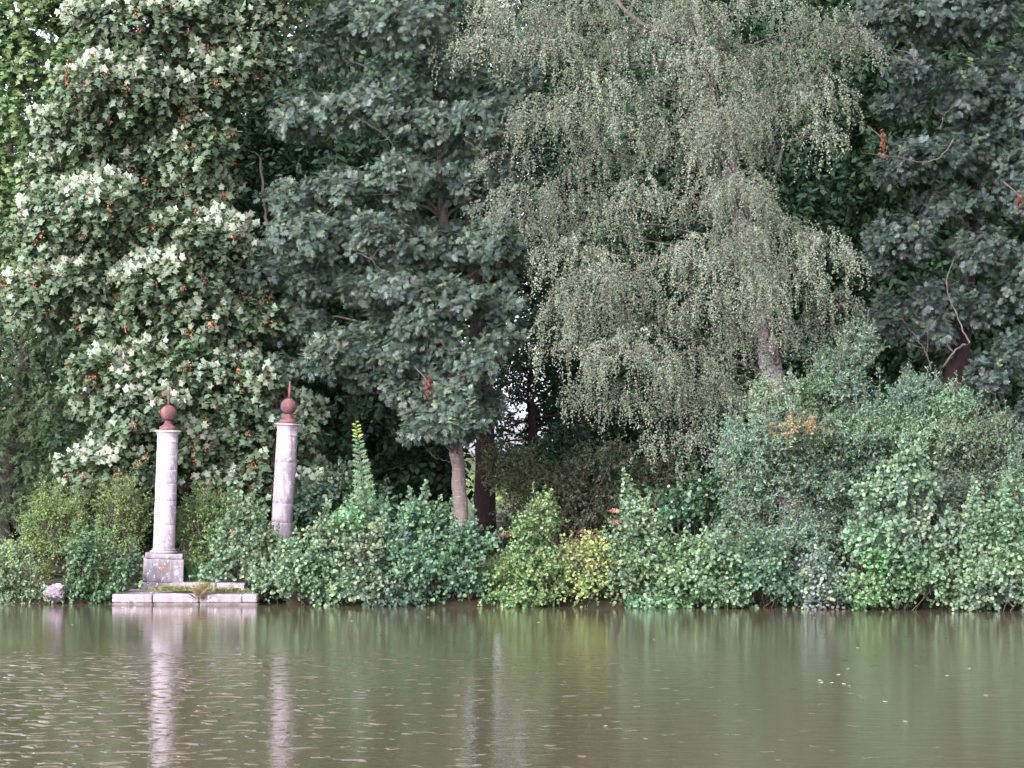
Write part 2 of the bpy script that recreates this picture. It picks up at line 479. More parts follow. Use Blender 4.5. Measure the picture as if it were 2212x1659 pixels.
# --- broad sycamore with pale upturned leaves
G_SYC, G_PALE, G_KEY = (.092, .124, .072), (.29, .315, .24), (.34, .135, .075)
def syc_crown(dens, green=G_SYC, pale=.36, keys=1.0, size=.172, name='crown'):
    def fn(bs, root):
        L = Leaves(T_MAPLE); K = Leaves(T_OVAL)
        for b in bs:
            P, n, u = bough_shell(b, dens, .22, .3)
            D = nz(n * .7 + np.array([0, -.15, .25]) + rng.normal(0, .35, P.shape))
            shoots(L, P, D, rng.uniform(.2, .45, len(P)), .45, .075, size,
                   lambda p, t_: vary(green, len(p), .08, .14), .75, .75, .35, hang=.35)
            if pale:
                top = (u[:, 2] > -.05) & (u[:, 1] < .35)
                cl = np.sin(P[:, 0] * 2.3 + P[:, 2] * 1.9) + np.sin(P[:, 2] * 3.1 - P[:, 0] * 1.1 + b[0][0])
                sel = top & (rng.random(len(P)) < pale * np.clip(.9 + .65 * cl, .15, 2.2)) & (u[:, 2] > -.1)
                Q = P[sel] + n[sel] * .16; m = len(Q)
                for k in range(5):
                    q = Q + rng.normal(0, .075, Q.shape)
                    ax = nz(np.array([0, -.1, .8]) + n[sel] * .4 + rng.normal(0, .3, q.shape))
                    nn = nz(n[sel] * .6 + np.array([0, -.7, .35]) + rng.normal(0, .3, q.shape))
                    kk = rng.random(m) < .75
                    L.add(q[kk], ax[kk], nn[kk], size * rng.uniform(.7, 1.15, kk.sum()), vary(G_PALE, kk.sum(), .04, .16))
                if keys:
                    s2 = (rng.random(len(P)) < .09 * keys) & (u[:, 1] < .2)
                    Q = P[s2] + n[s2] * .2
                    for k in range(16):
                        q = Q + rng.normal(0, .05, Q.shape) * [1, 1, 1.4]
                        K.add(q, nz(rng.normal(0, .5, q.shape) + [0, 0, -1]), nz(rng.normal(0, .5, q.shape) + [0, -1, 0]),
                              rng.uniform(.04, .065, len(q)), vary(G_KEY, len(q), .1, .25))
        L.build(name, M_LEAF, root)
        if keys and K.a: K.build('seed_keys', M_LEAF_DULL, root)
    return fn
SYC = [(330, 60, 170, 75), (560, 50, 110, 65), (240, 160, 130, 60), (480, 150, 100, 70), (590, 150, 60, 60), (175, 250, 90, 50),
       (330, 235, 110, 65), (450, 280, 80, 55), (215, 345, 90, 50), (310, 330, 90, 50), (400, 350, 80, 50), (440, 420, 90, 50),
       (230, 440, 110, 50), (130, 520, 110, 60), (400, 510, 130, 60), (250, 540, 80, 50), (90, 625, 80, 50), (180, 600, 80, 45),
       (350, 600, 110, 55), (480, 560, 80, 50), (280, 700, 100, 50), (430, 690, 100, 55), (225, 790, 85, 45), (390, 790, 120, 55),
       (300, 860, 120, 50), (200, 860, 60, 40), (490, 850, 100, 60), (550, 940, 110, 65, 66.2), (430, 970, 100, 60), (260, 960, 90, 50),
       (180, 1015, 60, 40), (320, 1030, 110, 50), (550, 1040, 110, 60, 66.4), (660, 1020, 60, 60, 66.4), (540, 700, 70, 50), (620, 880, 60, 60, 66.2),
       (700, 1080, 70, 50), (110, 380, 50, 40)]
build_tree('sycamore_tree', 'broad sycamore with whitish upturned leaves and orange seed bunches behind the two stone columns', 'tree',
           [(420, 1180, 67), (415, 900, 67), (400, 500, 67), (390, 100, 67), (380, -160, 67)], [.34, .3, .25, .18, .06], M_BARK,
           boughs(SYC + tall_fill(180, 600, 66, 8, -170), 65.2, .9, 1.0, .7), syc_crown(44), .06)
# --- light green maple, far left
MAP = [(60, 60, 110, 60), (170, 40, 90, 60), (40, 150, 100, 50), (170, 130, 80, 50), (50, 240, 70, 40), (30, 350, 80, 45), (110, 330, 60, 40),
       (50, 430, 90, 55), (130, 420, 70, 45), (20, 520, 60, 45), (190, 420, 60, 40), (40, 600, 50, 40), (-40, 300, 60, 60), (-50, 480, 70, 70), (-60, 130, 80, 70)]
build_tree('maple_tree', 'light green maple at the left edge of the picture, behind the sycamore', 'tree',
           [(-20, 1180, 72), (-10, 700, 72), (20, 300, 72), (60, -60, 72)], [.25, .2, .15, .05], M_BARK,
           boughs(MAP + tall_fill(-80, 220, 69, 3, -80), 68.3, .9, 1.0, .8), syc_crown(34, (.105, .155, .062), 0, 0, .17), .05)
# --- young slim stem showing in the dark pocket right of the sycamore
# --- ash trees
def ash_crown(dens, green, young=(.17, .22, .10), size=.195, yfrac=.08, name='crown'):
    def fn(bs, root):
        L = Leaves(T_PINNATE)
        for b in bs:
            P, n, u = bough_shell(b, dens, .22, .3)
            M = len(P)
            tw = nz(n * .7 + np.array([0, -.1, .35]) + rng.normal(0, .3, P.shape))
            tone = vary(green, M, .08, .14)
            isy = (rng.random(M) < yfrac) & (u[:, 2] > .0)
            tone[isy] = vary(young, isy.sum(), .06, .2)
            for k in range(6):        # a rosette of pinnate leaves round every twig end
                a = rng.normal(size=P.shape)
                side = nz(np.cross(tw, a))
                ax = nz(tw * .45 + side * .8 + np.array([0, 0, -.12]))
                nn = nz(tw * .8 + np.array([0, -.1, .5]) + rng.normal(0, .25, P.shape))
                q = P + tw * rng.uniform(-.12, .08, (M, 1))
                s = size * rng.uniform(.7, 1.15, M) * np.where(isy, .75, 1)
                L.add(q, ax, nn, s, tone * rng.uniform(.85, 1.15, (M, 1)))
        L.build(name, M_LEAF, root)
    return fn
ASH = [(760, 60, 110, 60), (890, 40, 100, 60), (680, 150, 100, 50), (830, 160, 110, 60), (970, 140, 90, 60), (660, 250, 80, 50),
       (780, 270, 110, 55), (920, 270, 100, 55), (1040, 260, 90, 60), (1120, 200, 60, 60), (620, 420, 80, 45), (740, 380, 90, 45), (880, 390, 100, 55),
       (1010, 390, 90, 60), (1090, 420, 60, 60), (650, 500, 90, 50), (800, 500, 110, 50), (940, 510, 100, 50), (1060, 540, 80, 60),
       (560, 620, 80, 45), (690, 610, 100, 50), (830, 620, 100, 50), (960, 640, 100, 50), (1090, 650, 70, 50), (620, 720, 90, 45),
       (740, 730, 90, 45), (870, 720, 80, 40), (1010, 770, 70, 45), (930, 880, 80, 45), (1030, 860, 60, 45), (980, 935, 60, 35),
       (790, 830, 60, 35), (850, 800, 60, 35), (600, 800, 60, 40), (700, 810, 60, 35), (900, 930, 40, 25), (1080, 590, 60, 50),
       (930, 790, 54, 42, 64.7), (985, 845, 54, 40, 64.7), (1030, 790, 54, 40, 64.7), (960, 735, 54, 42, 64.7), (880, 850, 54, 36, 64.8), (1005, 910, 50, 30, 64.9), (940, 925, 44, 28, 64.9), (850, 765, 54, 42, 64.8), (975, 880, 54, 36, 64.6), (1075, 730, 50, 40, 64.9), (900, 700, 54, 40, 64.8), (985, 935, 34, 26, 64.9)]
build_tree('ash_tree', 'blue-green ash with a straight pale trunk standing between the second column and the birch', 'tree',
           [(1000, 1180, 66.2), (993, 1060, 66.2), (985, 960, 66.2), (978, 820, 66.2), (965, 600, 66.3), (950, 300, 66.4), (920, -50, 66.5), (900, -250, 66.5)],
           [.2, .175, .165, .15, .13, .1, .07, .02], M_BARK_ASH,
           boughs(ASH + tall_fill(650, 1080, 66, 10, -280), 65.4, .9, 1.0, .7), ash_crown(43, (.074, .098, .076), young=(.17, .21, .12)), .045, 14)
ASHR = [(1900, 40, 90, 50), (2020, 50, 110, 60), (2140, 60, 100, 60), (2210, 150, 70, 70), (1960, 130, 70, 35), (2080, 190, 100, 60), (1960, 230, 80, 40),
        (2170, 270, 90, 60), (2000, 320, 90, 50), (2090, 350, 90, 50), (1930, 370, 50, 40), (2190, 420, 80, 70), (2060, 450, 90, 45), (1960, 540, 80, 50),
        (2100, 540, 90, 55), (2200, 590, 60, 70), (2020, 640, 90, 50), (1920, 660, 60, 50), (2130, 680, 80, 55), (2200, 760, 60, 60),
        (2000, 740, 70, 40), (2150, 830, 60, 50), (1900, 560, 50, 40), (2260, 350, 70, 90), (2260, 650, 60, 90), (2240, 900, 50, 60)]
build_tree('ash_tree', 'dark blue-green ash with a dark red-brown trunk filling the upper right corner', 'tree',
           [(2050, 1050, 67.5), (2062, 860, 67.5), (2075, 760, 67.5), (2095, 550, 67.7), (2110, 200, 67.8), (2110, -350, 68)],
           [.42, .36, .24, .19, .13, .04], M_BARK_RED,
           boughs(ASHR + tall_fill(1900, 2260, 67, 12), 66.6, .9, 1.0, .7), ash_crown(43, (.052, .070, .058), yfrac=.03), .05, 16)

# --- weeping birch
def birch_crown(dens, green=(.124, .134, .098)):
    def fn(bs, root):
        L = Leaves(T_RHOMB); H = Wood()
        for b in bs:
            P, n, u = bough_shell(b, dens, .3, .3)
            s_ = (u[:, 2] > -.5); P, n, u = P[s_], n[s_], u[s_]
            D = nz(n * [.55, .55, .2] + rng.normal(0, .16, P.shape) + [0, -.02, .0])
            ln = rng.uniform(.35, .95, len(P)); bt = np.exp(rng.normal(0, .11))
            # pendulous strands: leave the bough outwards, then fall
            K = 34
            tt = (np.arange(K)[None] + rng.random((len(P), 1))) / K
            out = .32 * (1 - np.exp(-tt * 3.2))
            C = P[:, None] + D[:, None] * (out * rng.uniform(.7, 1.9, (len(P), 1)))[..., None] + np.array([0, 0, -1.]) * (ln[:, None] * np.clip(tt - .06, 0, 1) ** 1.15)[..., None]
            C += rng.normal(0, .012, C.shape)
            C[..., 0] += .05 * np.sin(C[..., 2] * 3 + P[:, None, 0] * 5)
            lp = C.reshape(-1, 3)
            lp = lp + rng.normal(0, .022, lp.shape)
            keep = rng.random(len(lp)) < .95
            lp = lp[keep]
            ax = nz(np.array([0, 0, -.75]) + rng.normal(0, .55, lp.shape))
            nn = nz(np.array([0, -.6, .5]) + rng.normal(0, .45, lp.shape))
            tone = np.repeat(np.exp(rng.normal(0, .16, len(P))), K)[keep][:, None]
            L.add(lp, ax, nn, rng.uniform(.034, .056, len(lp)), vary(green, len(lp), .08, .17) * tone * bt)
            sel = rng.random(len(P)) < .2
            H.v.append  # strands of twig under the leaves
            Cs = C[sel][:, ::6]
            H._rings(Cs, np.full(Cs.shape[:2], .0035), 3)
        L.build('crown', M_LEAF_DULL, root)
        H.build('hanging_twigs', M_TWIG, root)
    return fn
BIR = [(1020, 20, 70, 60), (1040, 100, 60, 40), (1130, 40, 90, 60), (1240, 60, 100, 70), (1160, 140, 90, 50), (1270, 180, 90, 60), (1210, 260, 80, 50), (1370, 130, 90, 60),
       (1340, 260, 90, 60), (1290, 350, 70, 50), (1140, 420, 80, 45), (1230, 420, 80, 45), (1150, 520, 80, 50), (1230, 540, 90, 60),
       (1340, 470, 90, 55), (1340, 590, 90, 55), (1450, 550, 80, 45), (1240, 660, 80, 60), (1215, 750, 45, 55), (1310, 720, 90, 60),
       (1270, 835, 60, 45), (1380, 800, 90, 60), (1420, 690, 80, 50), (1360, 900, 60, 40), (1500, 640, 80, 50), (1540, 540, 80, 45),
       (1460, 60, 80, 60), (1560, 110, 90, 55), (1470, 200, 70, 50), (1560, 220, 90, 50), (1650, 160, 100, 50), (1740, 180, 70, 45), (1690, 260, 80, 50),
       (1770, 290, 40, 40), (1480, 320, 70, 50), (1600, 330, 60, 40), (1500, 430, 70, 45), (1620, 460, 70, 45), (1710, 500, 80, 45), (1790, 570, 70, 40),
       (1600, 590, 70, 45), (1720, 620, 80, 50), (1810, 660, 50, 35), (1500, 790, 90, 60), (1590, 740, 60, 45), (1460, 880, 70, 45), (1570, 850, 60, 45), (1740, 700, 60, 30),
       (1510, 950, 30, 35), (1530, 190, 60, 40, 63.6), (1555, 270, 50, 35, 63.5), (1595, 430, 50, 30, 63.6), (1600, 500, 50, 25, 63.6), (1625, 640, 50, 30, 63.6), (1600, 690, 40, 25, 63.6), (1650, 640, 40, 30, 63.8), (1500, 120, 50, 30, 63.8), (1545, 230, 60, 45, 63.4), (1575, 300, 50, 40, 63.4), (1610, 560, 55, 40, 63.4), (1630, 610, 50, 40, 63.4), (1590, 440, 60, 45, 63.2), (1560, 330, 55, 40, 63.3), (1610, 520, 55, 40, 63.2), (1505, 20, 60, 40, 63.5), (1480, 60, 60, 40, 63.6), (1590, 400, 45, 25, 63.3), (1655, 690, 40, 25, 63.4), (1430, 960, 40, 30), (1640, 30, 80, 40), (1750, 40, 80, 50), (1830, 80, 50, 40), (1400, 10, 70, 50), (1100, 330, 40, 30), (1400, 400, 60, 50)]
root_birch = build_tree('birch_tree', 'weeping silver birch with a leaning pale trunk and hanging grey-olive curtains of leaves', 'tree',
           [(1725, 1150, 65.2), (1700, 930, 65.2), (1680, 860, 65.1), (1655, 740, 65.1), (1635, 620, 65.1), (1605, 480, 65.1), (1575, 350, 65.1), (1535, 180, 65.1), (1500, 10, 65.2), (1480, -350, 65.4)],
           [.4, .33, .30, .26, .22, .2, .175, .12, .09, .03], M_BIRCH,
           boughs(BIR + tall_fill(1080, 1800, 65, 22, -380, (60, 90)), 64.7, .9, 1.1, .8), birch_crown(25), .028, 8, sides=16, limb_mat=M_TWIG)
# visible limbs of the birch
w = Wood()
w.poly([W(1320, -10, 63.6), W(1365, 35, 63.6), W(1410, 65, 63.7), W(1450, 85, 64.2), W(1520, 100, 65)], [.06, .055, .05, .05, .07], 7, 5, .01)
w.poly([W(1545, 10, 64.2), W(1550, 45, 64.2), W(1560, 85, 64.4), W(1590, 160, 65)], [.06, .06, .055, .05], 8, 5)
w.poly([W(1690, 320, 64.2), W(1675, 380, 64.3), W(1655, 430, 64.8), W(1630, 470, 65)], [.035, .045, .05, .05], 6, 5)
w.poly([W(1420, 785, 63.5), W(1470, 765, 63.8), W(1530, 760, 64.3), W(1640, 800, 65)], [.02, .03, .035, .05], 6, 5, .01)
w.poly([W(1550, 640, 63.5), W(1555, 605, 63.6), W(1590, 590, 63.9), W(1620, 560, 65)], [.015, .022, .026, .04], 6, 5, .01)
w.poly([W(1770, 625, 63.5), W(1745, 600, 63.8), W(1700, 590, 64.3), W(1640, 600, 65)], [.012, .018, .022, .04], 6, 5, .01)
w.poly([W(1300, 640, 63.2), W(1340, 600, 63.4), W(1400, 580, 63.8), W(1480, 560, 64.4)], [.01, .015, .018, .03], 5, 5, .01)
w.build('bare_limbs', M_TWIG, root_birch)

# --- yew, left
def yew_crown(dens, green=(.032, .046, .022)):
    def fn(bs, root):
        L = Leaves(T_FROND)
        for b in bs:
            P, n, u = bough_shell(b, dens, .22, .3)
            D = nz(n * [1, 1, .3] + rng.normal(0, .3, P.shape) + [0, -.1, .1])
            shoots(L, P, D, rng.uniform(.25, .6, len(P)), .45, .07, .16, lambda p, t_: vary(green, len(p), .1, .25) * (1 + .7 * t_[:, None]), .8, .6, .3, hang=.25)
        L.build('crown', M_LEAF_DULL, root)
    return fn
YEW = [(60, 710, 90, 45), (150, 740, 80, 40), (30, 790, 80, 45), (120, 830, 90, 40), (30, 880, 80, 40), (110, 920, 90, 45), (170, 890, 60, 35), (40, 980, 80, 40),
       (130, 1010, 80, 40), (40, 1070, 80, 40), (150, 1090, 80, 40), (20, 1140, 60, 40), (-50, 800, 70, 80), (-50, 1000, 70, 80), (120, 660, 60, 30), (200, 960, 40, 40),
       (250, 650, 90, 60, 68.5), (200, 560, 90, 70, 69), (30, 650, 60, 40)]
build_tree('yew_tree', 'dark green yew with feathery drooping sprays at the left edge below the maple', 'tree',
           [(20, 1200, 67.6), (30, 1000, 67.6), (50, 800, 67.6), (60, 650, 67.8)], [.3, .25, .18, .08], M_BARK_RED,
           boughs(YEW, 66.6, .9, 1.0, .5), yew_crown(23), .04)

# ------------------------------------------------------------------ shrubs
def shrub(name, label, bs, leaf_tpl, colf, dens, length, droop, step, size, up=.55, jit=.45, spread=.8, mat=M_LEAF, cat='shrub', group=None,
          stem_r=.02, upb=.3, extra=None, stem_mat=None, part='foliage', loose=3, up_max=.52, shell=.42):
    cs = np.array([b[0] for b in bs]); rs = np.array([b[1] for b in bs])
    bx, by = cs[:, 0].mean(), cs[:, 1].mean() + .2
    base = np.array([bx, by, GZ(bx, by) - .05])
    root = empty(name, base, label, cat, group)
    L = Leaves(leaf_tpl); w = Wood()
    for b in bs:
        bt = np.exp(rng.normal(0, .10)) * np.exp(rng.normal(0, .05, 3))
        cf = lambda p, t_: np.clip(colf(p, t_) * bt, .002, .8)
        P, n, u = bough_shell(b, dens * shell, .4, .35)
        D = nz(n * .8 + np.array([0, -.1, upb]) + rng.normal(0, .3, P.shape))
        shoots(L, P, D, rng.uniform(.4, 1.1, len(P)) * length, droop, step, size, cf, up, spread, jit)
        # arching canes carrying short leafy side shoots
        Q, nq, uq = bough_shell(b, dens * .26 * (1 - shell) + 1.5, .4, 0)
        k_ = uq[:, 2] > -.45; Q, nq, uq = Q[k_], nq[k_], uq[k_]
        foot = b[0] + np.array([0, 0, -.75]) * b[1] + rng.normal(0, .12, Q.shape)
        over = rng.uniform(1.0, 1.32, (len(Q), 1)); top = foot + (Q - foot) * over + [0, 0, .05]
        mid_ = (foot + top) / 2 + nq * .1 + [0, 0, .12]
        w.arcs(foot, top, .008, .003, .1, 3, 6, .03)
        for tq in np.linspace(.3, 1, 9):
            C = (1 - tq) ** 2 * foot + 2 * tq * (1 - tq) * mid_ + tq ** 2 * top
            T_ = nz(top - foot)
            for rep_ in range(2):
                Dq = nz(np.cross(T_, rng.normal(size=T_.shape)) + T_ * .7 + np.array([0, -.1, .15]))
                shoots(L, C, Dq, length * rng.uniform(.35, .75, len(C)) * (1.25 - .6 * tq), droop * .6, step, size * (1.1 - .2 * tq), cf, up, spread, jit)
        q = base + rng.normal(0, .12, (4, 3)) * [1, .5, 0]
        w.arcs(q, np.repeat(b[0][None], 4, 0) + rng.normal(0, .5, (4, 3)) * b[1], stem_r, stem_r * .4, .05, 4, 6, .08)
        T, _, _ = bough_shell(b, 12 / (4 * math.pi * b[1][0] * b[1][2] + .2), .5, .1)
        w.arcs(np.broadcast_to(b[0], T.shape), T, stem_r * .4, stem_r * .15, .05, 3, 4, .12)
    if extra: extra(L, w, base)
    for b in bs:                                   # loose upright shoots break the outline
        for k in range(loose):
            a = rng.uniform(0, 6.28); q = rng.uniform(.2, .9)
            p0 = b[0] + np.array([math.cos(a) * q, math.sin(a) * q * .8, math.sqrt(1 - q * q) * .85]) * b[1]
            p1 = p0 + np.array([rng.normal(0, .10), rng.normal(0, .08), rng.uniform(.18, up_max)])
            leader(L, w, p1, p0, 9, size, colf, width=rng.uniform(.10, .2))
    L.build(part, mat, root)
    w.build('stems', stem_mat or M_TWIG, root)
    return root

def tone_fn(c1, c2=None, tip=None, val=.16, hue=.1, mixp=.15):
    def fn(p, t_):
        c = vary(c1, len(p), hue, val)
        if c2 is not None:
            m = rng.random(len(p)) < mixp; c[m] = vary(c2, m.sum(), .06, .18)
        if tip is not None:
            k = np.clip((t_ - .55) / .45, 0, 1)[:, None] ** 1.5
            c = c * (1 - k) + np.array(tip) * k * rng.uniform(.8, 1.15, (len(p), 1))
        return c
    return fn

def leader(L, w, top, bot, n_side, leaf, colf, lean=0, width=.3):
    """an upright leading shoot with short side shoots, narrowing to its tip"""
    top, bot = np.array(top), np.array(bot)
    w.poly([bot, (top + bot) / 2 + rng.normal(0, .03, 3), top], [.018, .011, .004], 5, 4)
    tt = np.linspace(.05, .97, n_side)
    P = bot + (top - bot) * tt[:, None]
    a = np.arange(n_side) * 2.4
    D = nz(np.stack([np.cos(a), np.sin(a) * .8, np.full(n_side, .45)], -1))
    ln = width * (1.08 - tt)
    shoots(L, P, D, ln + .03, .1, leaf * .38, leaf, colf, .35, .8, .45)
    shoots(L, P[-2:], np.repeat(nz(top - bot)[None], 2, 0), np.full(2, .14), .0, leaf * .4, leaf * .8, colf, .3, .8, .4)

GA, GAT = (.094, .146, .092), (.17, .23, .11)
AL = dict(leaf_tpl=T_ROUND, dens=52, length=.36, droop=.25, step=.045, size=.082, up=.45, jit=.5)
alder = tone_fn(GA, (.13, .17, .115), GAT, .17, .08, .08)
alder_dark = tone_fn((.068, .116, .080), (.11, .16, .13), (.11, .18, .08), .17, .09, .12)
alder_pale = tone_fn((.094, .15, .10), (.18, .21, .14), (.18, .23, .12), .17, .08, .07)
alder_bright = tone_fn((.08, .14, .065), (.15, .20, .07), (.16, .23, .08), .22, .08, .3)
yellowing = tone_fn((.10, .14, .06), (.26, .26, .09), (.24, .24, .09), .25, .1, .4)
YB = 61.5
def lead_extra(lst, leaf=.08, colf=alder):
    def ex(L, w, base):
        for (dx, dy, dx2, dy2, Y, n, wd) in lst:
            leader(L, w, W(dx, dy, Y), W(dx2, dy2, Y), int(n * 1.9), leaf, colf, width=wd * 1.15)
    return ex
ALG = 'alder bushes along the far water edge'
def al(label, lst, colf=alder, Y=YB, extra=None, group=ALG, **kw):
    a = dict(AL); a.update(kw)
    return shrub('alder_bush', label, boughs(lst, Y, .95, .8, .15), colf=colf, group=group, extra=extra, **a)
al('alder bush spilling over the right end of the stone landing', [(510, 1185, 55, 45), (470, 1240, 40, 35), (560, 1240, 75, 50), (600, 1200, 50, 35), (620, 1275, 50, 28), (548, 1278, 26, 22, 61.9), (530, 1120, 40, 45)], alder, 62.6)
al('rounded alder bush hiding the foot of the second stone column', [(665, 1212, 55, 40), (690, 1240, 80, 50), (640, 1270, 60, 30), (720, 1285, 60, 25), (705, 1160, 40, 30)], alder)
al('alder bush below the tallest leafy shoot', [(770, 1190, 75, 60), (800, 1250, 80, 45), (780, 1290, 70, 22), (750, 1130, 40, 40)], alder, YB,
   lead_extra([(745, 1085, 750, 1150, 61.8, 12, .22), (835, 1085, 820, 1160, 61.8, 10, .22)]))
al('alder bush with several upright yellow-green tips in front of the ash trunk', [(880, 1170, 80, 55), (920, 1230, 90, 50), (880, 1285, 80, 25), (960, 1180, 50, 45), (910, 1125, 45, 35)], alder_dark, YB,
   lead_extra([(920, 1045, 915, 1140, 61.7, 18, .28), (885, 1060, 890, 1140, 61.7, 14, .25), (950, 1080, 945, 1150, 61.6, 12, .22), (975, 1085, 960, 1160, 61.6, 10, .18), (865, 1110, 870, 1160, 61.7, 8, .2)]))
al('low alder bush at the foot of the ash trunk', [(1020, 1220, 60, 45), (1000, 1280, 65, 28), (1030, 1170, 40, 30)], alder_dark, YB)
al('fresh green alder bush with a pointed top right of the ash trunk', [(1150, 1180, 60, 50), (1110, 1230, 70, 50), (1180, 1230, 60, 55), (1130, 1290, 80, 22), (1170, 1130, 40, 40)], alder_bright, YB,
   lead_extra([(1175, 1060, 1170, 1140, 61.6, 18, .3), (1120, 1115, 1130, 1170, 61.6, 10, .25)], .07, alder_bright), size=.068)
al('yellowing low bush beside the pale stones in the middle of the bank', [(1250, 1220, 45, 35), (1290, 1200, 50, 35), (1270, 1270, 55, 32), (1330, 1240, 35, 35)], yellowing, YB, size=.062)
al('alder bush with one tall leafy spire below the birch', [(1390, 1190, 80, 50), (1360, 1240, 70, 50), (1440, 1240, 80, 50), (1400, 1290, 90, 22), (1380, 1140, 50, 35)], alder, 61.5,
   lead_extra([(1348, 1020, 1372, 1120, 61.6, 20, .3), (1400, 1075, 1390, 1130, 61.6, 9, .2), (1310, 1150, 1330, 1190, 61.6, 7, .2)]), dens=56)
al('broad low alder bush left of the dark bank hollow', [(1530, 1230, 80, 45), (1500, 1280, 80, 28), (1590, 1270, 70, 35), (1560, 1210, 60, 35)], alder, 61.4)
al('small alder bush over the dark bank hollow', [(1660, 1220, 60, 45), (1690, 1270, 55, 30), (1640, 1250, 55, 35)], alder_dark, 61.5)
al('alder bush with silvery leaves over the pale pebbles', [(1790, 1270, 60, 40), (1840, 1290, 60, 25), (1770, 1235, 40, 30)], tone_fn((.075, .12, .095), (.2, .24, .22), (.2, .26, .12), .2, .08, .35), 61.2)
al('tall young alder with pale green upper leaves in front of the willow', [(1950, 1080, 60, 60), (1900, 1150, 70, 50), (2000, 1150, 80, 60), (1930, 1220, 90, 50), (1970, 1020, 40, 40), (1880, 1080, 40, 30)], alder_pale, 61.3,
   lead_extra([(1950, 955, 1955, 1050, 61.3, 16, .35), (1905, 1000, 1915, 1060, 61.3, 10, .25), (2010, 1030, 2000, 1080, 61.3, 9, .3)], .1, alder_pale), size=.10, dens=40, step=.055)
al('bright green alder bush at the waterline below the tall young alder', [(1900, 1285, 80, 30), (1930, 1240, 60, 30), (1990, 1290, 60, 25)], tone_fn((.07, .135, .062), (.2, .24, .12), (.13, .19, .08), .22, .08, .12), 61.0)
al('alder bush with two pale leafy spires at the right edge', [(2130, 1180, 70, 60), (2190, 1150, 60, 70), (2080, 1200, 60, 50), (2210, 1230, 50, 60)], alder_pale, 61.3,
   lead_extra([(2105, 1040, 2110, 1140, 61.2, 20, .3), (2180, 1030, 2180, 1130, 61.2, 22, .3), (2050, 1100, 2060, 1160, 61.2, 8, .2)], .085, alder_pale), size=.09, dens=44)
al('low round-leaved alder bush touching the water in the right corner of the bank', [(2080, 1285, 80, 30), (2170, 1280, 80, 35), (2120, 1250, 80, 35), (2240, 1270, 60, 40), (2030, 1250, 50, 40)], alder, 60.9, size=.09)
# the tall pinnate leader behind the band
def ash_sap(L, w, base):
    top, bot = W(768, 905, 62.4), W(795, 1130, 62.4)
    w.poly([bot, (top + bot) / 2, top], [.022, .014, .005], 5, 4)
    for k in range(80):
        t_ = .04 + .94 * k / 80
        p = bot + (top - bot) * t_
        a = k * 2.4
        D = nz(np.array([math.cos(a), math.sin(a) * .6, .35]))
        s = .25 * (1.15 - t_)
        L.add(p[None], D[None], np.array([[0, -.6, .8]]), np.array([s + .05]), vary((.13, .20, .11) if t_ < .8 else (.27, .34, .09), 1, .05, .1))
shrub('ash_sapling', 'tall slender ash sapling with pinnate leaves rising right of the second column', boughs([(800, 1125, 40, 30)], 62.4, 1, .7, .1),
      T_PINNATE, tone_fn((.085, .14, .085)), 12, .25, .3, .09, .22, cat='sapling', extra=ash_sap)

# willow thicket on the right
GW = (.088, .130, .098)
willow = tone_fn(GW, (.14, .14, .10), (.15, .20, .10), .25, .1, .12)
WIL1 = [(1690, 900, 70, 55), (1640, 960, 80, 60), (1720, 980, 90, 60), (1600, 1030, 60, 50), (1660, 1060, 90, 60), (1760, 1070, 90, 60), (1610, 1110, 60, 50), (1700, 1140, 90, 50), (1620, 1180, 60, 40), (1780, 1160, 80, 50)]
WIL2 = [(1860, 760, 40, 50), (1810, 800, 50, 40), (1850, 850, 60, 50), (1770, 850, 50, 40), (1800, 920, 90, 60), (1900, 920, 80, 60), (1850, 1000, 100, 60), (1840, 1090, 90, 60), (1830, 1170, 80, 50)]
WIL3 = [(1960, 890, 60, 40), (2060, 880, 50, 40), (1980, 960, 90, 60), (2070, 950, 90, 60), (2150, 980, 60, 50), (2020, 1040, 100, 60), (2130, 1060, 80, 60), (1960, 1100, 80, 60), (2060, 1130, 90, 60), (2190, 1050, 40, 60), (2180, 1130, 60, 60)]
def tips(lst, Y, colf, leaf=.075):
    def ex(L, w, base):
        for dx, dy in lst:
            leader(L, w, W(dx, dy, Y), W(dx + rng.uniform(-12, 12), dy + 75, Y), 14, leaf, colf, width=.22)
    return ex
WK = dict(leaf_tpl=T_LANCE, colf=willow, dens=78, stem_r=.009, loose=7, up_max=.6, length=.34, droop=.12, step=.028, size=.085, up=.3, jit=.55, mat=M_LEAF_DULL, cat='shrub', group='willow bushes on the right bank', upb=.5)
shrub('willow_bush', 'grey-green willow bush in front of the birch trunk', boughs(WIL1, 63.0, .95, .9, .3), extra=tips([(1600, 900), (1660, 850), (1560, 960), (1720, 830)], 62.6, willow), **WK)
shrub('willow_bush', 'tallest willow bush, its twin tips reaching up between the birch and the right ash', boughs(WIL2, 63.6, .95, .9, .3), extra=tips([(1820, 700), (1868, 715), (1780, 770), (1900, 800)], 63.2, willow), **WK)
shrub('willow_bush', 'wide willow bush with spiky tips below the red-brown trunk', boughs(WIL3, 63.2, .95, .9, .3), extra=tips([(1950, 800), (2058, 825), (1990, 840), (2110, 880), (2150, 900), (2190, 990)], 62.8, willow), **WK)
tb = boughs([(1725, 925, 60, 35)], 62.2, .9, .4, 0)
shrub('dead_spray', 'withered brownish spray on the front of the first willow bush', tb, T_LANCE, tone_fn((.22, .15, .085), (.16, .15, .08), None, .25), 30, .3, .3, .03, .07, mat=M_LEAF_DULL, cat='branch', stem_r=.001, loose=0)

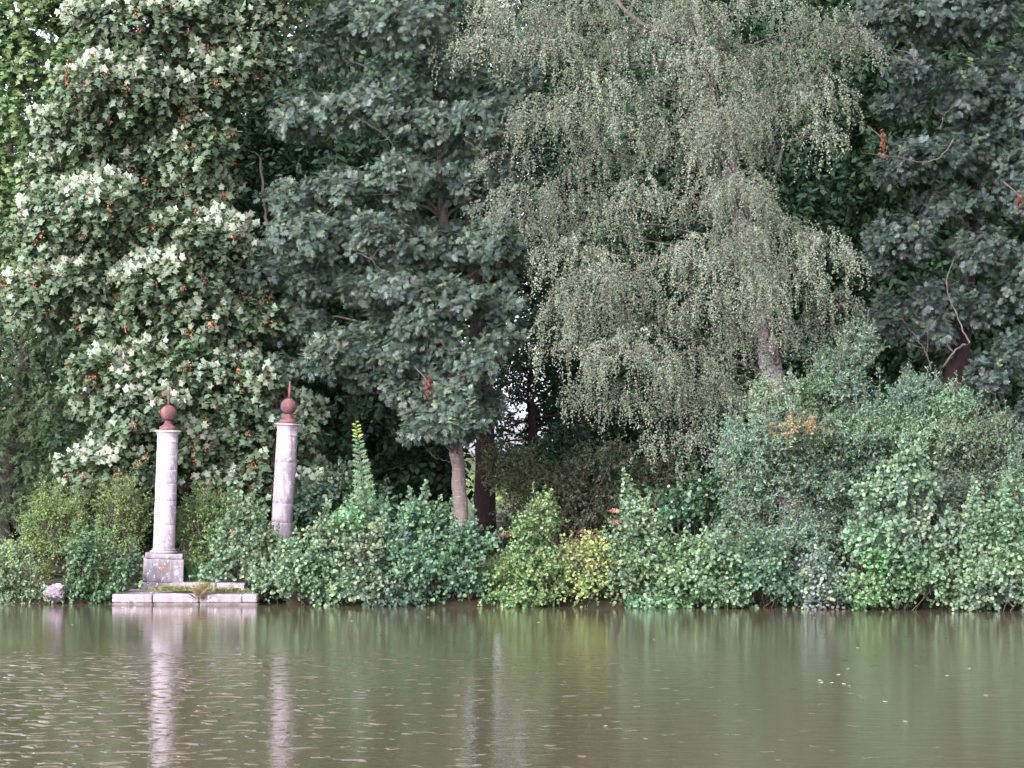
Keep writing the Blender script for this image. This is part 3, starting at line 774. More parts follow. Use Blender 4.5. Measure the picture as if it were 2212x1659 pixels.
# hawthorn bushes on the left
GH = (.105, .150, .055)
haw = tone_fn(GH, (.15, .18, .05), (.15, .19, .06), .25, .1, .2)
HK = dict(leaf_tpl=T_OVAL, dens=85, length=.28, droop=.3, step=.024, size=.052, up=.55, jit=.45, cat='shrub', group='hawthorn bushes by the columns')
shrub('hawthorn_bush', 'yellow-green hawthorn bush left of the first column', boughs([(90, 1130, 60, 50), (60, 1180, 40, 40), (140, 1110, 50, 45), (120, 1190, 70, 50), (85, 1240, 35, 35), (230, 1080, 60, 50), (210, 1150, 70, 50), (280, 1120, 50, 60), (260, 1190, 60, 50)], 63.6, .95, .9, .2), colf=haw, **HK)
shrub('hawthorn_bush', 'green hawthorn bush in the gap between the two columns', boughs([(430, 1110, 45, 45), (490, 1095, 60, 45), (440, 1170, 60, 50), (510, 1150, 60, 50), (420, 1225, 40, 35), (400, 1150, 35, 50)], 63.9, .95, .9, .2),
      colf=tone_fn((.098, .14, .056), (.14, .18, .05), (.15, .19, .06), .25), **HK)
shrub('bramble_patch', 'low tangled bramble between the landing and the left rock', boughs([(200, 1235, 60, 40), (240, 1265, 60, 32), (180, 1285, 55, 20), (270, 1235, 35, 40), (175, 1292, 30, 14), (215, 1290, 30, 18), (168, 1262, 24, 22)], 61.8, .95, .8, .15), T_ROUND,
      tone_fn((.055, .10, .05), (.09, .13, .07), None, .25), 55, .3, .3, .04, .075, cat='bramble')
shrub('waterside_herbs', 'leafy pale green herbs at the water in the bottom left corner of the bank', boughs([(20, 1250, 60, 40), (50, 1285, 60, 22), (-30, 1270, 50, 40), (10, 1215, 35, 30), (74, 1290, 34, 16), (150, 1290, 26, 16), (-10, 1295, 50, 14)], 61.6, .95, .8, .15), T_OVAL,
      tone_fn((.095, .145, .08), (.24, .28, .17), (.16, .2, .1), .25, .1, .12), 55, .3, .3, .035, .085, cat='herbs')
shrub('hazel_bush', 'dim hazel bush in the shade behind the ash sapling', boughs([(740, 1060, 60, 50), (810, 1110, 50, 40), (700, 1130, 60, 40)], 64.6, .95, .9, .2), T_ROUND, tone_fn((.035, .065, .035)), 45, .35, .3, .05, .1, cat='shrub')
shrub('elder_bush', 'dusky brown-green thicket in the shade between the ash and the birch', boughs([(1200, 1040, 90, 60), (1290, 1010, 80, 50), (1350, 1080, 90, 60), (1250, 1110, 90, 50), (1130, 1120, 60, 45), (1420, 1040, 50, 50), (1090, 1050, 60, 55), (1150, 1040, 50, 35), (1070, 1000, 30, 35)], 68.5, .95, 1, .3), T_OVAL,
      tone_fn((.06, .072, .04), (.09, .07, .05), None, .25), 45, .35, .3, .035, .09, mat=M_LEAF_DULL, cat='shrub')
shrub('hop_climber', 'round-leaved climber with a few white leaves under the birch curtain', boughs([(1500, 1070, 50, 50), (1460, 1110, 50, 40), (1540, 1120, 50, 50), (1560, 1060, 30, 40)], 64.2, .95, .8, .2), T_ROUND,
      tone_fn((.05, .095, .048), (.35, .35, .33), None, .25, .08, .035), 45, .35, .3, .06, .1, cat='climber')
# grass bank between the yellow bush and the willow
def blades(name, label, pts, h, cols, n, sprd, cat=None, kind=None, lean=.25, parent=None, wdt=.012):
    P = []
    for p in pts: P.append(np.array(p) + rng.normal(0, 1, (n, 3)) * sprd)
    P = np.concatenate(P); N = len(P)
    P[:, 2] = ground_z(P[:, 0], P[:, 1]) if parent is None else P[:, 2]
    H = h * rng.uniform(.5, 1.15, N)
    d = rng.normal(0, lean, (N, 3)); d[:, 2] = 1
    s = nz(np.cross(d, rng.normal(size=(N, 3)))) * wdt
    mid = P + d * H[:, None] * .55; tip_ = P + d * H[:, None] + np.stack([d[:, 0], d[:, 1], -np.abs(d[:, 0]) * .6], -1) * H[:, None] * .35
    V = np.stack([P - s, P + s, mid + s * .7, tip_, mid - s * .7], 1).reshape(-1, 3)
    F = (np.arange(N) * 5)[:, None] + np.array([[0, 1, 2, 3, 4]])
    c = np.array(cols)[rng.integers(0, len(cols), N)] * np.exp(rng.normal(0, .2, (N, 1)))
    o = link_mesh(name, mesh_np(name, V, [F], c), M_LEAF_DULL, parent)
    return tag(o, label, cat, None, kind)
gp = [(x, bank_edge(x) + rng.uniform(1.2, 3.2), 0) for x in np.linspace(-.5, 6.5, 60)]
blades('bank_grass', 'rank grass growing along the bank behind the alders', gp, .6, [(.12, .17, .07), (.18, .19, .09), (.09, .14, .06)], 130, (.25, .3, 0), kind='stuff')

# ------------------------------------------------------------------ the wood behind
def backwood(dens, col, size=.22):
    def fn(bs, root):
        L = Leaves(T_OVAL)
        for b in bs:
            P, n, u = bough_shell(b, dens, .8, .45)
            D = nz(n * .6 + rng.normal(0, .5, P.shape))
            shoots(L, P, D, rng.uniform(.4, .8, len(P)), .4, .11, size, lambda p, t_: vary(col, len(p), .1, .25), .6, .8, .4)
        L.build('crown', M_LEAF_DULL, root)
    return fn
def proto_tree(x, y, H, z0, rad, nb, dens, col, lab, bark):
    base = np.array([x, y, GZ(x, y) - .1])
    root = empty('woodland_tree', base, lab, 'tree', 'dark trees of the wood behind')
    w = Wood(); w.poly([base, base + [rng.normal(0, .2), 0, H * .4], base + [rng.normal(0, .4), 0, H * .92]], [.26, .2, .05], 9, 6, .02)
    w.build('trunk', bark, root)
    bs = []
    for k in range(nb):
        f = k / (nb - 1.)
        a = k * 2.4; rr = rad * (1 - .45 * f ** 2) * math.sqrt(rng.uniform(.1, 1))
        r_ = rng.uniform(1.1, 1.5)
        bs.append((base + [math.cos(a) * rr, math.sin(a) * rr, z0 + (H - z0) * f], np.array([r_, r_, r_ * .75])))
    wl_ = Wood(); wt = Wood(); skeleton(wl_, wt, [base, base + [0, 0, H * .9]], bs, .06, 5, r_twig=.012)
    wl_.build('limbs', bark, root)
    backwood(dens, col, .25)(bs, root)
    return root
def copy_tree(src, loc, rz, sc, lab):
    r_ = src.copy(); COL.objects.link(r_); r_.location = loc; r_.rotation_euler = (0, 0, rz); r_.scale = sc
    r_['label'] = lab
    for ch in list(src.children):
        c_ = ch.copy(); COL.objects.link(c_); c_.parent = r_
    return r_
PA = proto_tree(-4.4, 76, 18, .8, 2.5, 46, 8, (.034, .062, .034), 'dark tree in the wood behind the second column', M_BARK)
PB = proto_tree(2.3, 80, 18.5, 8.6, 2.6, 30, 8, (.028, .055, .034), 'high-crowned dark tree above the bright sky gap', M_BARK_RED)
G1 = W(1125, 860, 77)   # middle of the gap in the wood
for x, y, sx, sz, lab in [
    (-16.5, 77, 1., .72, 'low dark tree behind the maple at the left edge'), (-12.2, 75, 1.05, .80, 'dark tree in the wood behind the left half of the sycamore'),
    (-8.2, 76, 1.05, .86, 'dark tree in the wood behind the first column'), (5.2, 76, 1., 1.08, 'dark tree in the wood behind the left part of the birch'),
    (8.8, 75, 1.05, 1., 'dark tree in the wood behind the birch trunk'), (12.6, 76, 1.1, 1.05, 'dark tree in the wood behind the upper right ash'),
    (17., 77, 1.1, 1., 'dark tree in the wood off the right edge')]:
    copy_tree(PA, (x, y, GZ(x, y) - .1), rng.uniform(0, 6.28), (sx, sx, sz), lab)
copy_tree(PA, (2.5, 83, .6), 1.0, (.62, .62, .5), 'low dark tree closing the right half of the bright sky gap')
DEEP = 'dim tree of the second and third rows deep in the wood'
for row, y in enumerate((84, 93, 102)):
    for k in range(11):
        x = (k - 5) * 4.3 * (1 + .07 * row) + rng.uniform(-.5, .5) + row * .8
        if abs(x - .3) < 4.2 + .3 * row: continue
        if x < -14: continue
        sc = rng.uniform(1.05, 1.3)
        copy_tree(PA, (x, y + rng.uniform(-1, 1), .6), rng.uniform(0, 6.28), (sc, sc, rng.uniform(.95, 1.1) * (.8 if x < -5 else 1)), DEEP)
for x, y in ((-2.6, 84.), (3.0, 85), (-2.4, 93), (-4.2, 92), (4.8, 92), (2.9, 99), (-2.9, 102)):
    copy_tree(PB, (x, y, .6), rng.uniform(0, 6.28), (1.1, 1.1, rng.uniform(.98, 1.06)), 'high-crowned dim tree deep in the wood over the bright sky gap')
for x, y in ((-4.6, 85), (5.6, 86), (-5.4, 95), (6.2, 96)):
    copy_tree(PA, (x, y, .6), rng.uniform(0, 6.28), (.95, .95, 1.0), DEEP)
# thin leafy twigs hanging across the gap
root = empty('thorn_tree', W(1160, 1130, 73.5) * [1, 1, 0] + [0, 0, .6], 'thin dark thorn tree whose twigs cross the bright sky gap', 'tree')
w = Wood()
w.poly([W(1155, 1130, 73.5) * [1, 1, 0] + [0, 0, .5], W(1150, 950, 73.5), W(1148, 880, 73.5), W(1140, 760, 73.5)], [.17, .14, .12, .06], 8, 6, .02)
for a in [((1150, 930), (1240, 925)), ((1148, 905), (1080, 935)), ((1150, 950), (1060, 960)), ((1148, 880), (1220, 860)), ((1150, 940), (1210, 975)), ((1147, 870), (1080, 860)), ((1142, 800), (1200, 770)), ((1142, 800), (1090, 760)), ((1142, 780), (1130, 700)), ((1150, 900), (1260, 900))]:
    w.arcs(W(*a[0], 73.5), W(*a[1], 73.3), .04, .012, .03, 5, 7, .05)
w.build('trunk', M_BARK_RED, root)
bs = boughs([(1130, 800, 90, 50), (1190, 830, 70, 40), (1080, 830, 60, 45), (1160, 740, 80, 50), (1090, 760, 50, 35), (1060, 900, 35, 60), (1240, 880, 50, 60), (1230, 960, 60, 35), (1150, 980, 80, 22), (1190, 690, 60, 45), (1070, 720, 60, 50), (1060, 800, 50, 50), (1250, 820, 50, 60), (1230, 700, 50, 50), (1100, 960, 60, 25), (1200, 1000, 60, 30), (1085, 930, 35, 40), (1075, 1000, 50, 40), (1140, 1010, 60, 30), (1190, 890, 35, 30), (1120, 700, 60, 40)], 73.5, .9, .7, .8)
L = Leaves(T_OVAL)
for b in bs:
    P, n, u = bough_shell(b, 33, 1, .5)
    shoots(L, P, nz(n + rng.normal(0, .5, P.shape)), rng.uniform(.2, .5, len(P)), .3, .07, .13, lambda p, t_: vary((.03, .055, .035), len(p)), .4, .8, .6)
L.build('crown', M_LEAF_DULL, root)
w = Wood(); b0 = W(1048, 1130, 71.5) * [1, 1, 0] + [0, 0, .5]
root = empty('woodland_tree', b0, 'thick dark trunk in the shade right of the ash trunk', 'tree', 'dark trees of the wood behind')
w.poly([b0, W(1048, 1000, 71.5), W(1045, 880, 71.5), W(1030, 700, 71.5), W(1010, 300, 71.5)], [.34, .27, .24, .2, .1], 12, 6, .015)
w.build('trunk', M_BARK_RED, root)
# hedge far out on the meadow, seen through the gap
L = Leaves(T_OVAL)
for k in range(40):
    b = (np.array([rng.uniform(-16, 22), rng.uniform(150, 160), rng.uniform(.6, 1.7)]), np.array([2.2, 1.5, 1.0]))
    P, n, u = bough_shell(b, 3, .8, .3)
    shoots(L, P, nz(n + rng.normal(0, .5, P.shape)), rng.uniform(.4, .8, len(P)), .2, .2, .3, lambda p, t_: vary((.12, .16, .05), len(p)), .5, .8, .5)
tag(L.build('field_hedge', M_LEAF_DULL), 'sunlit yellow-green hedge far beyond the gap in the trees', 'hedge')

# ------------------------------------------------------------------ stonework
def lathe(prof, seg=40, squash=0):
    """prof: list of (r, z)"""
    p = np.array(prof); a = np.arange(seg) / seg * 2 * math.pi
    V = np.stack([p[:, None, 0] * np.cos(a), p[:, None, 0] * np.sin(a), np.repeat(p[:, 1:2], seg, 1)], -1)
    n = len(p); idx = np.arange(n * seg).reshape(n, seg); nx_ = np.roll(idx, -1, 1)
    F = np.stack([idx[:-1], nx_[:-1], nx_[1:], idx[1:]], -1).reshape(-1, 4)
    V = V.reshape(-1, 3)
    caps = []
    V = np.concatenate([V, [[0, 0, p[0, 1]], [0, 0, p[-1, 1]]]])
    c0, c1 = n * seg, n * seg + 1
    T0 = np.stack([np.full(seg, c0), nx_[0], idx[0]], -1); T1 = np.stack([np.full(seg, c1), idx[-1], nx_[-1]], -1)
    return V, [F, np.concatenate([T0, T1])]
def place(V, M4):
    return np.asarray(V) @ np.array(M4)[:3, :3].T + np.array(M4)[:3, 3]
import bmesh
def block(dims, bevel=.02, seg=2, rough=.006, cuts=5, seed=0, chips=0.0):
    bm = bmesh.new()
    bmesh.ops.create_cube(bm, size=1)
    for v_ in bm.verts: v_.co = Vector((v_.co.x * dims[0], v_.co.y * dims[1], v_.co.z * dims[2]))
    bmesh.ops.bevel(bm, geom=list(bm.edges), offset=bevel, segments=seg, profile=.6, affect='EDGES')
    bmesh.ops.subdivide_edges(bm, edges=[e for e in bm.edges if e.calc_length() > .12], cuts=cuts, use_grid_fill=True)
    r = np.random.default_rng(seed); ph = r.random(6) * 6
    for v_ in bm.verts:
        c = v_.co
        d = math.sin(c.x * 9 + ph[0]) * math.sin(c.z * 13 + ph[1]) + .6 * math.sin(c.x * 23 + c.y * 17 + ph[2]) + .5 * r.normal()
        v_.co += v_.co.normalized() * d * rough
        if chips:
            d2 = math.sin(c.x * 5.3 + ph[3]) + math.sin(c.x * 11 + ph[4])
            if c.z > dims[2] * .3 and d2 > 1.0: v_.co.z -= chips * (d2 - 1.0)
    me = bpy.data.meshes.new('block'); bm.to_mesh(me); bm.free()
    me.polygons.foreach_set('use_smooth', np.ones(len(me.polygons), bool))
    return me
def put(name, me, mat, M4, parent):
    me.transform(M4); return link_mesh(name, me, mat, parent)

def column(dx_base, dy_ped_bot, Y, shaft_bot_dy, shaft_top_dy, dx_top, label, mat, tilt, joints, seed):
    """a round column of stacked drums on a square pedestal, capital and rusty iron ball finial above"""
    zc = lambda dy: W(dx_base, dy, Y)[2]
    base = W(dx_base, dy_ped_bot, Y)
    root = empty('stone_column', base, label, 'column', 'the two stone columns')
    m = S(1, Y)                                     # metres per photo pixel (2212 px copy)
    z0, zs, zt = zc(dy_ped_bot), zc(shaft_bot_dy), zc(shaft_top_dy)
    TM = Matrix.Translation(Vector(base)) @ Matrix.Rotation(R(tilt), 4, 'Y')
    def part(name, prof, mat_, seg=44, smooth=True):
        V, F = lathe(prof, seg)
        me = mesh_np(name, place(V, TM), F, smooth=smooth)
        try: me.shade_smooth_by_angle = None
        except Exception: pass
        return link_mesh(name, me, mat_, root)
    rot = Matrix.Rotation(R(9), 4, 'Z')
    # pedestal: plinth, die, cap stone
    hb = zs - z0 - 11 * m
    pl_h, cap_h = hb * .27, hb * .13
    for nm, w_, h_, zc_, sd in (('plinth', 100 * m, pl_h, pl_h / 2, 1), ('die', 91 * m, hb - pl_h - cap_h - .008, pl_h + (hb - pl_h - cap_h) / 2, 2), ('cap_stone', 84 * m, cap_h, hb - cap_h / 2, 3)):
        put(nm, block((w_ * .93, w_ * .93, h_), .025, 2, .0045, 5, sd + seed, 0), M_STONE_BASE, TM @ Matrix.Translation((0, 0, zc_)) @ rot, root)
    # base mouldings
    r = 23.5 * m
    h0 = hb
    part('base_moulding', [(29 * m, h0 + .003), (30.5 * m, h0 + .02), (30.5 * m, h0 + .045), (29 * m, h0 + .06), (26 * m, h0 + .064), (25.5 * m, h0 + .075), (26.6 * m, h0 + .088), (26.4 * m, h0 + .1), (24.2 * m, h0 + 11 * m)], M_STONE_KERB)
    zb, ze = h0 + 11 * m, zt - z0
    H = ze - zb
    cuts = [0] + joints + [1]
    rad = lambda f: r * (1.0 - .055 * f ** 1.3)
    for k in range(len(cuts) - 1):
        a_, b_ = cuts[k], cuts[k + 1]
        n = 6; pr = []
        pr.append((rad(a_) - .0045, zb + H * a_))
        pr.append((rad(a_), zb + H * a_ + .005))
        for q in range(1, n): pr.append((rad(a_ + (b_ - a_) * q / n) * (1 + .003 * math.sin(q * 2.1 + k)), zb + H * (a_ + (b_ - a_) * q / n)))
        pr.append((rad(b_), zb + H * b_ - .005)); pr.append((rad(b_) - .0045, zb + H * b_))
        part('drum', pr, mat)
    # capital: astragal ring, necking, flaring cornice
    c0 = ze; rt = rad(1)
    part('capital', [(rt + .002, c0), (rt + .012, c0 + .005), (rt + .014, c0 + .018), (rt + .003, c0 + .024), (rt + .001, c0 + 15 * m),
                     (rt + .012, c0 + 16 * m), (rt + .014, c0 + 18 * m), (rt + .03, c0 + 20 * m), (rt + .055, c0 + 23 * m), (29 * m, c0 + 23.5 * m), (29 * m, c0 + 25.5 * m), (27 * m, c0 + 26.5 * m), (rt * .5, c0 + 27 * m)], mat)
    f0 = c0 + 27 * m
    fin = part('finial', [(18.5 * m, f0 - .01), (18.5 * m, f0 + 6.5 * m), (17 * m, f0 + 7.5 * m), (12.5 * m, f0 + 10 * m), (8.5 * m, f0 + 14 * m), (7 * m, f0 + 18 * m), (7.6 * m, f0 + 20 * m)], M_RUST, 32)
    br = 17.6 * m; cz = f0 + 20 * m + br * .96
    pr = [(max(.001, br * math.sin(a)), cz - br * math.cos(a)) for a in np.linspace(.28, math.pi - .02, 22)]
    V, F = lathe(pr, 36); link_mesh('ball', mesh_np('ball', place(V, TM), F, smooth=True), M_RUST, fin)
    V, F = lathe([(3.2 * m, cz + br * .95), (3.0 * m, cz + br + 14 * m), (2.2 * m, cz + br + 28 * m), (.8 * m, cz + br + 38 * m)], 10)
    link_mesh('spike', mesh_np('spike', place(V, TM), F, smooth=True), M_RUST, fin)
    return root
column(351, 1279, 63.3, 1184, 956, 358, 'left stone column with rusty ball finial on its square pedestal at the landing', M_STONE_SHAFT, 1.4, [.22, .45, .615, .745, .88], 1)
column(602, 1264, 64.2, 1169, 941, 617, 'right leaning stone column with rusty ball finial rising out of the alder bush', M_STONE_SHAFT2, 2.75, [.18, .36, .75], 5)

# landing at the water
YK = 61.0
while W(400, 1307, YK)[2] < 0: YK -= .01
while W(400, 1307, YK)[2] > 0: YK += .01
print('YK', YK)
root = empty('stone_landing', W(400, 1296, 62.0), 'low pale stone landing at the water under the left column', 'landing')
zt_ = W(400, 1280, 61.9)[2]; ztop = W(400, 1281, 61.75)[2]
M_STONE_WET = stone_material('stone_wet', (.19, .155, .15), (.08, .07, .055), .8, .7, .44)
def kerb(x0, x1, dyt, dyb, Y, dep, seed, chips=.0, name='block', lip=True, mat=M_STONE_KERB):
    a, b = W(x0, dyt, Y), W(x1, dyt, Y); top = a[2] if x0 > -1e9 else 0; bot = W(x0, dyb, Y)[2]
    h_ = top - bot; ln = b[0] - a[0] - .012
    me = block((ln, dep, h_), .035, 2, .006, 6, seed, chips)
    M4 = Matrix.Translation(((a[0] + b[0]) / 2, Y + dep / 2, (top + bot) / 2))
    return put(name, me, mat, M4, root)
for x0, x1, sd, ch in ((242, 330, 3, .0), (330, 430, 4, .012), (430, 523, 8, .05), (523, 556, 9, .02)):
    kerb(x0, x1, 1284 if x0 != 330 else 1283, 1302, YK, .62, sd, ch)
for x0, x1, sd in ((241, 331, 13), (331, 431, 14), (431, 557, 15)):
    kerb(x0, x1, 1302.3, 1314, YK - .03, .6, sd, 0, 'footing', True, M_STONE_WET)
kerb(366, 466, 1259, 1277, YK + .66, .5, 21, .02, 'step')
kerb(467, 530, 1260, 1278, YK + .68, .5, 22, .02, 'step')
kerb(262, 545, 1279, 1296, YK + .63, 1.9, 23, 0, 'paving')
tz = W(400, 1277, YK + .6)[2]
def tuft(label, c, n, sprd, h, cols, lean=.5, nm='grass_tuft'):
    r = empty(nm, c, label, 'plant')
    blades('blades', None, [c], h, cols, n, sprd, parent=r, lean=lean, wdt=.006)
c_ = [(.20, .20, .09), (.28, .24, .12), (.14, .17, .07)]
tuft('dry mossy grass along the foot of the left pedestal', W(378, 1276, YK + .55), 1400, (.26, .08, .01), .13, c_, .6)
tuft('wispy yellowish weed sprouting from the joint in the landing', W(440, 1280, YK + .1), 420, (.09, .05, .03), .26, c_, .3)
tuft('brown dead weed hanging over the landing joint', W(432, 1286, YK - .08), 260, (.05, .03, .05), .2, [(.24, .17, .12), (.17, .14, .08)], .7)
tuft('thin grass between the two steps of the landing', W(480, 1280, YK + .5), 700, (.28, .06, .01), .14, c_, .6)
tuft('tall green grass right of the left pedestal', W(415, 1262, 63.4), 700, (.16, .1, .05), .62, [(.06, .12, .05), (.09, .15, .06)], .25)

# rock at left bank
def rock(name, label, dx, dy, Y, r3, seed, mat=M_ROCK, cat='rock', group=None):
    bm = bmesh.new(); bmesh.ops.create_icosphere(bm, subdivisions=4, radius=1)
    r = np.random.default_rng(seed); ph = r.random(9) * 6
    pl = nz(r.normal(size=(12, 3))); pd = r.uniform(.62, .92, 12)
    for v_ in bm.verts:
        p = np.array(v_.co)
        for k in range(12):
            e = p @ pl[k] - pd[k]
            if e > 0: p = p - pl[k] * e * .92
        p *= 1 + .035 * math.sin(p[0] * 11 + ph[0]) * math.sin(p[2] * 13 + ph[1]) + .015 * r.normal()
        v_.co = Vector(p * np.array(r3))
    me = bpy.data.meshes.new(name); bm.to_mesh(me); bm.free()
    c = W(dx, dy, Y); me.transform(Matrix.Translation(Vector(c)) @ Matrix.Rotation(seed, 4, 'Z') if False else Matrix.Translation(Vector(c)))
    o = link_mesh(name, me, mat); tag(o, label, cat, group); return o
rock('rock', 'lumpy pinkish-grey rock at the water left of the landing', 120, 1279, 61.35, (.30, .3, .25), 3)
rock('rock', 'half hidden pinkish stone behind the yellowing bush', 1238, 1257, 62.3, (.17, .15, .2), 8)
pc = [(1756, 1311), (1768, 1308), (1778, 1312), (1789, 1307), (1799, 1312), (1811, 1310), (1822, 1313), (1745, 1313), (1785, 1300)]
M_PEBBLE = stone_material('pebble', (.25, .22, .225), (.14, .12, .12), .8, .7, .45)
for k, (dx, dy) in enumerate(pc):
    rock('pebble', 'whitish stone in the little heap at the waterline under the silvery alder', dx, dy, 60.85 + .02 * k, (rng.uniform(.04, .06), .05, rng.uniform(.03, .04)), 20 + k, M_PEBBLE, 'stone', 'pale stones at the waterline')

# ------------------------------------------------------------------ small plants and details
def flower_spike(nm, label, dx, dy_top, dy_bot, Y, col, r=.018, cat='flower', n=90, frac=.45, group=None):
    top, bot = W(dx, dy_top, Y), W(dx + rng.uniform(-4, 4), dy_bot, Y)
    root = empty(nm, bot, label, cat, group)
    w = Wood(); w.poly([bot, (top + bot) / 2, top], [.006, .005, .003], 5, 3); w.build('stem', M_TWIG, root)
    L = Leaves(T_OVAL); tt = rng.uniform(1 - frac, 1, n)
    P = bot + (top - bot) * tt[:, None] + rng.normal(0, r, (n, 3))
    L.add(P, nz(rng.normal(size=(n, 3)) + [0, -.2, .5]), nz(rng.normal(size=(n, 3))), rng.uniform(.02, .038, n), vary(col, n, .05, .15))
    L.build('flower_head', M_LEAF, root)
flower_spike('loosestrife', 'small magenta flower spike near the left edge, the left one of two', 47, 1226, 1262, 62.0, (.36, .08, .34), group='magenta flower spikes')
flower_spike('loosestrife', 'small magenta flower spike near the left edge, nearer the rock', 70, 1233, 1268, 62.0, (.42, .07, .38), group='magenta flower spikes')
flower_spike('white_flower', 'leaning white flower spike above the magenta flowers', 61, 1205, 1250, 62.1, (.62, .64, .58), .014, frac=.6)
def umbel(label, dx, dy, Y, col, r=.1, n=160, stemdy=60, nm='dry_seedhead', group='withered seed heads on the bank'):
    c = W(dx, dy, Y); bot = W(dx + rng.uniform(-6, 6), dy + stemdy, Y)
    root = empty(nm, bot, label, 'seed head', group)
    w = Wood(); w.poly([bot, (c + bot) / 2, c], [.008, .006, .004], 5, 3); w.build('stem', M_TWIG, root)
    P = c + rng.normal(0, 1, (n, 3)) * [r, r, r * .35]
    L = Leaves(T_OVAL); L.add(P, nz(rng.normal(size=(n, 3))), nz(rng.normal(size=(n, 3)) + [0, 0, .6]), rng.uniform(.025, .05, n), vary(col, n, .08, .25))
    L.build('head', M_LEAF_DULL, root)
RB = (.30, .14, .11)
for dx, dy, Y, r_, lab, col in [(785, 1128, 62.0, .09, 'reddish withered seed head behind the bush with the ash sapling', (.24, .09, .09)),
        (812, 1150, 62.0, .07, 'orange-brown withered seed head just right of the reddish one', RB),
        (1002, 1140, 62.2, .05, 'small pinkish seed head at the left foot of the ash trunk', RB),
        (1265, 1150, 62.6, .13, 'brown withered seed head above the yellowing bush', (.27, .16, .12)),
        (1290, 1160, 62.5, .1, 'brown withered seed head between the yellowing bush and the leafy spire', (.25, .14, .11)),
        (1332, 1103, 62.4, .07, 'pinkish withered seed head left of the leafy spire', (.40, .18, .15)),
        (1328, 1128, 62.4, .07, 'lower pinkish withered seed head left of the leafy spire', (.38, .17, .14)),
        (1245, 1168, 62.6, .08, 'small tan seed head left of the brown ones', (.3, .2, .13)),
        (2195, 1065, 62.6, .1, 'rusty withered spray at the right edge', (.33, .14, .1)),
        (508, 1150, 62.4, .06, 'pinkish withered seed head above the bush by the landing', (.4, .2, .17)),
        (1085, 1155, 62.4, .07, 'tan seed head between the ash trunk and the pointed green bush', (.33, .19, .13)),
        (1110, 1150, 62.4, .05, 'little orange seed head beside the pointed green bush', (.38, .17, .1))]:
    umbel(lab, dx, dy, Y, col, r_)
# dead leaf bunches hanging in the trees
def dead_bunch(label, dx, dy, Y, col, r3, n):
    c = W(dx, dy, Y); L = Leaves(T_OVAL)
    P = c + rng.normal(0, 1, (n, 3)) * r3
    L.add(P, nz(rng.normal(0, .5, (n, 3)) + [0, 0, -1]), nz(rng.normal(size=(n, 3)) + [0, -1, 0]), rng.uniform(.07, .13, n), vary(col, n, .06, .2))
    root = empty('dead_leaves', c, label, 'dead leaves'); L.build('leaf_bunch', M_LEAF_DULL, root)
    w = Wood(); w.poly([c + [-.35, .3, .45], c + [-.1, .1, .2], c], [.02, .014, .008], 5, 4); w.build('twig', M_TWIG, root)
dead_bunch('red-brown dead leaf bunch hanging beside the ash trunk', 925, 832, 64.2, (.12, .05, .045), (.07, .06, .14), 90)
dead_bunch('orange dead leaf bunch in the gap left of the upper right ash', 1908, 308, 65.0, (.13, .05, .035), (.05, .05, .16), 60)
dead_bunch('small reddish dead leaf bunch at the right edge', 2203, 430, 65.0, (.12, .045, .04), (.05, .05, .1), 40)

# bare branches of the ashes that show in front of their leaves
def bare(label, lines, mat=M_TWIG, nm='bare_branch'):
    root = empty(nm, W(*lines[0][0][0], lines[0][1]), label, 'branch'); w = Wood()
    for pts, Y, r0, r1 in lines:
        P = np.array([W(x, y, Y) for x, y in pts]); w.poly(P, np.linspace(r0, r1, len(P)) * .75, 6, 5, .012)
        q = P[rng.integers(0, len(P), 7)]
        w.arcs(q, q + rng.normal(0, 1, q.shape) * [.28, .2, .22] + [0, 0, .06], r1 * .7, r1 * .3, .05, 3, 6, .18)
    w.build('wood', mat, root)
bare('forked bare branch in the dark gap between birch and right ash',
     [([(1975, 135), (1930, 125), (1900, 115), (1880, 95), (1840, 100)], 64.9, .03, .012), ([(1850, 60), (1845, 85), (1825, 95), (1800, 105), (1790, 130)], 64.9, .03, .02),
      ([(1825, 95), (1818, 120), (1795, 125)], 64.9, .02, .01), ([(1900, 115), (1880, 75), (1850, 60)], 64.9, .018, .012), ([(1980, 135), (1965, 115), (1930, 105)], 64.9, .02, .008)])
bare('long thin drooping branch over the dark gap at the right', [([(2060, 300), (2030, 340), (1990, 350), (1940, 340), (1860, 330)], 64.9, .022, .008), ([(2030, 280), (2040, 250), (2060, 230)], 64.9, .015, .008),
      ([(1955, 345), (1925, 370), (1900, 372)], 64.9, .01, .005)])
bare('dead leafless twigs left of the red-brown trunk', [([(2010, 800), (2000, 760), (1980, 730), (1950, 690)], 65.0, .02, .006), ([(1995, 750), (1960, 740), (1940, 715)], 65.0, .012, .005), ([(2000, 770), (2005, 720), (1990, 680)], 65, .012, .005)])
bare('arching olive branch coming off the red-brown trunk', [([(2085, 745), (2060, 760), (2035, 800), (2010, 840), (1985, 850)], 65.6, .04, .02), ([(2095, 740), (2070, 690), (2045, 620), (2060, 560)], 65.6, .035, .015)])
bare('thin curved bare twigs low at the right edge', [([(2180, 1010), (2160, 960), (2165, 900), (2150, 850)], 64.6, .018, .008), ([(2150, 880), (2120, 890), (2080, 905)], 64.6, .014, .006)])
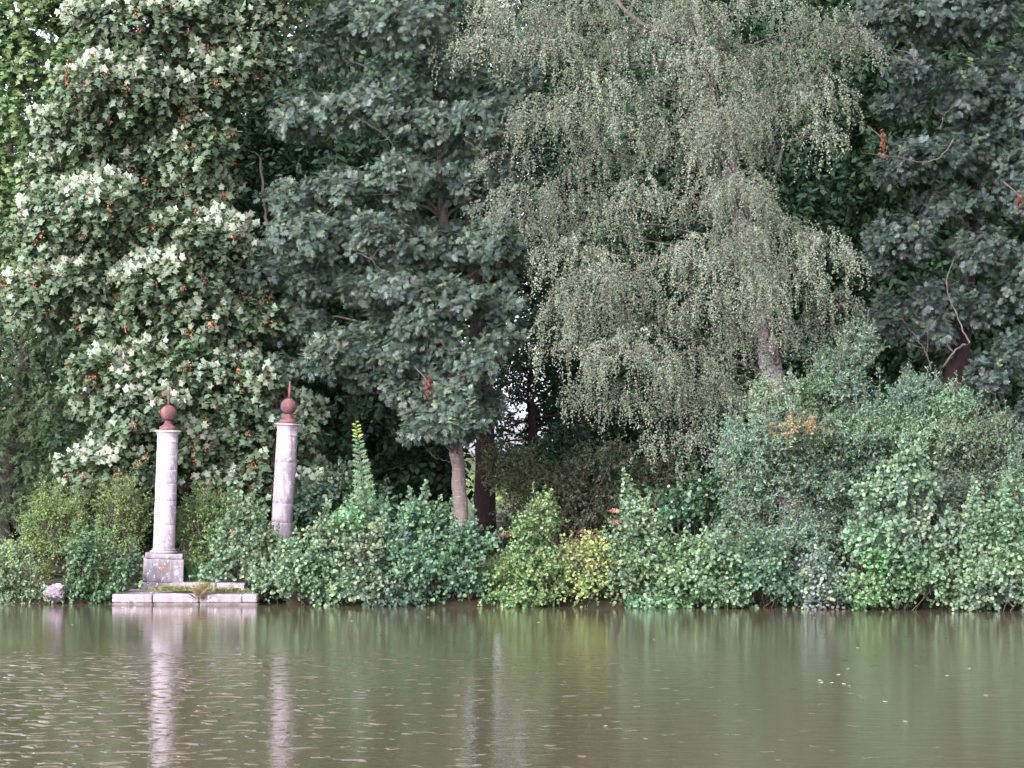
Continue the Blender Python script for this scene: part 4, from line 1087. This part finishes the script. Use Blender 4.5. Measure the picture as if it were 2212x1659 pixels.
for k, (lab, pts) in enumerate([('bare twig crossing the ash crown at mid height', [(770, 545), (800, 560), (830, 590), (860, 600)]),
        ('crooked bare twigs beside the birch in the ash crown', [(870, 340), (885, 370), (890, 400), (860, 400), (845, 420)]),
        ('forked dry twig in the lower left of the ash crown', [(680, 465), (700, 470), (740, 480), (790, 500)]),
        ('arched bare twig near the middle of the ash crown', [(1000, 300), (1030, 320), (1050, 350), (1040, 380)]),
        ('pair of bare twigs sticking out of the ash low down', [(760, 250), (800, 270), (840, 300), (850, 330)])]):
    bare(lab, [(pts, 64.0, .014, .006), ([(pts[1][0], pts[1][1]), (pts[1][0] + 22, pts[1][1] - 25), (pts[1][0] + 50, pts[1][1] - 30)], 64.0, .009, .004)])
bare('thin dead side twigs low on the ash trunk', [([(985, 1000), (960, 995), (935, 985), (915, 960)], 66.0, .012, .004), ([(1003, 995), (1020, 1000), (1040, 1003)], 66.0, .01, .004), ([(1003, 1008), (1020, 1015), (1035, 1022)], 66.0, .01, .004)])
bare('slim bare stem in the dark pocket between sycamore and ash', [([(590, 580), (578, 500), (573, 450), (568, 410), (562, 340)], 65.6, .075, .04)])

# floating leaves on the lake
fl = Leaves(T_OVAL); fl.add(np.zeros((1, 3)), np.array([[1., 0, 0]]), np.array([[0, 0, 1.]]), np.array([.06]), np.array([(.62, .56, .5)]))
proto = None
spots = [(485, 1332), (402, 1327), (1417, 1382), (925, 1334), (1757, 1335), (1829, 1445), (1815, 1458), (1767, 1470), (1780, 1475), (1797, 1475), (1820, 1478), (1836, 1483), (1850, 1400), (1906, 1516), (2136, 1503), (2040, 1460), (160, 1350), (1165, 1345), (760, 1342), (2090, 1445), (1960, 1560), (1305, 1570)]
for k, (dx, dy) in enumerate(spots):
    py = dy * 1024 / 2212.
    p = W(dx, dy, 50.0); Y = 50.0 * CAM_H / (CAM_H - p[2]); p = W(dx, dy, Y)
    if proto is None:
        o = proto = fl.build('floating_leaf', M_LEAF_DULL)
    else:
        o = proto.copy(); COL.objects.link(o)
    o.location = (p[0], p[1], .012); o.rotation_euler = (0, 0, rng.uniform(0, 6)); o.scale = (1.5, 2.2, 1)
    tag(o, 'tiny whitish leaf floating on the open lake', 'leaf', 'floating leaves')

tri = 0
for m_ in bpy.data.meshes:
    if len(m_.loops): tri += len(m_.loops) - 2 * len(m_.polygons)
print('TRIANGLES', tri)
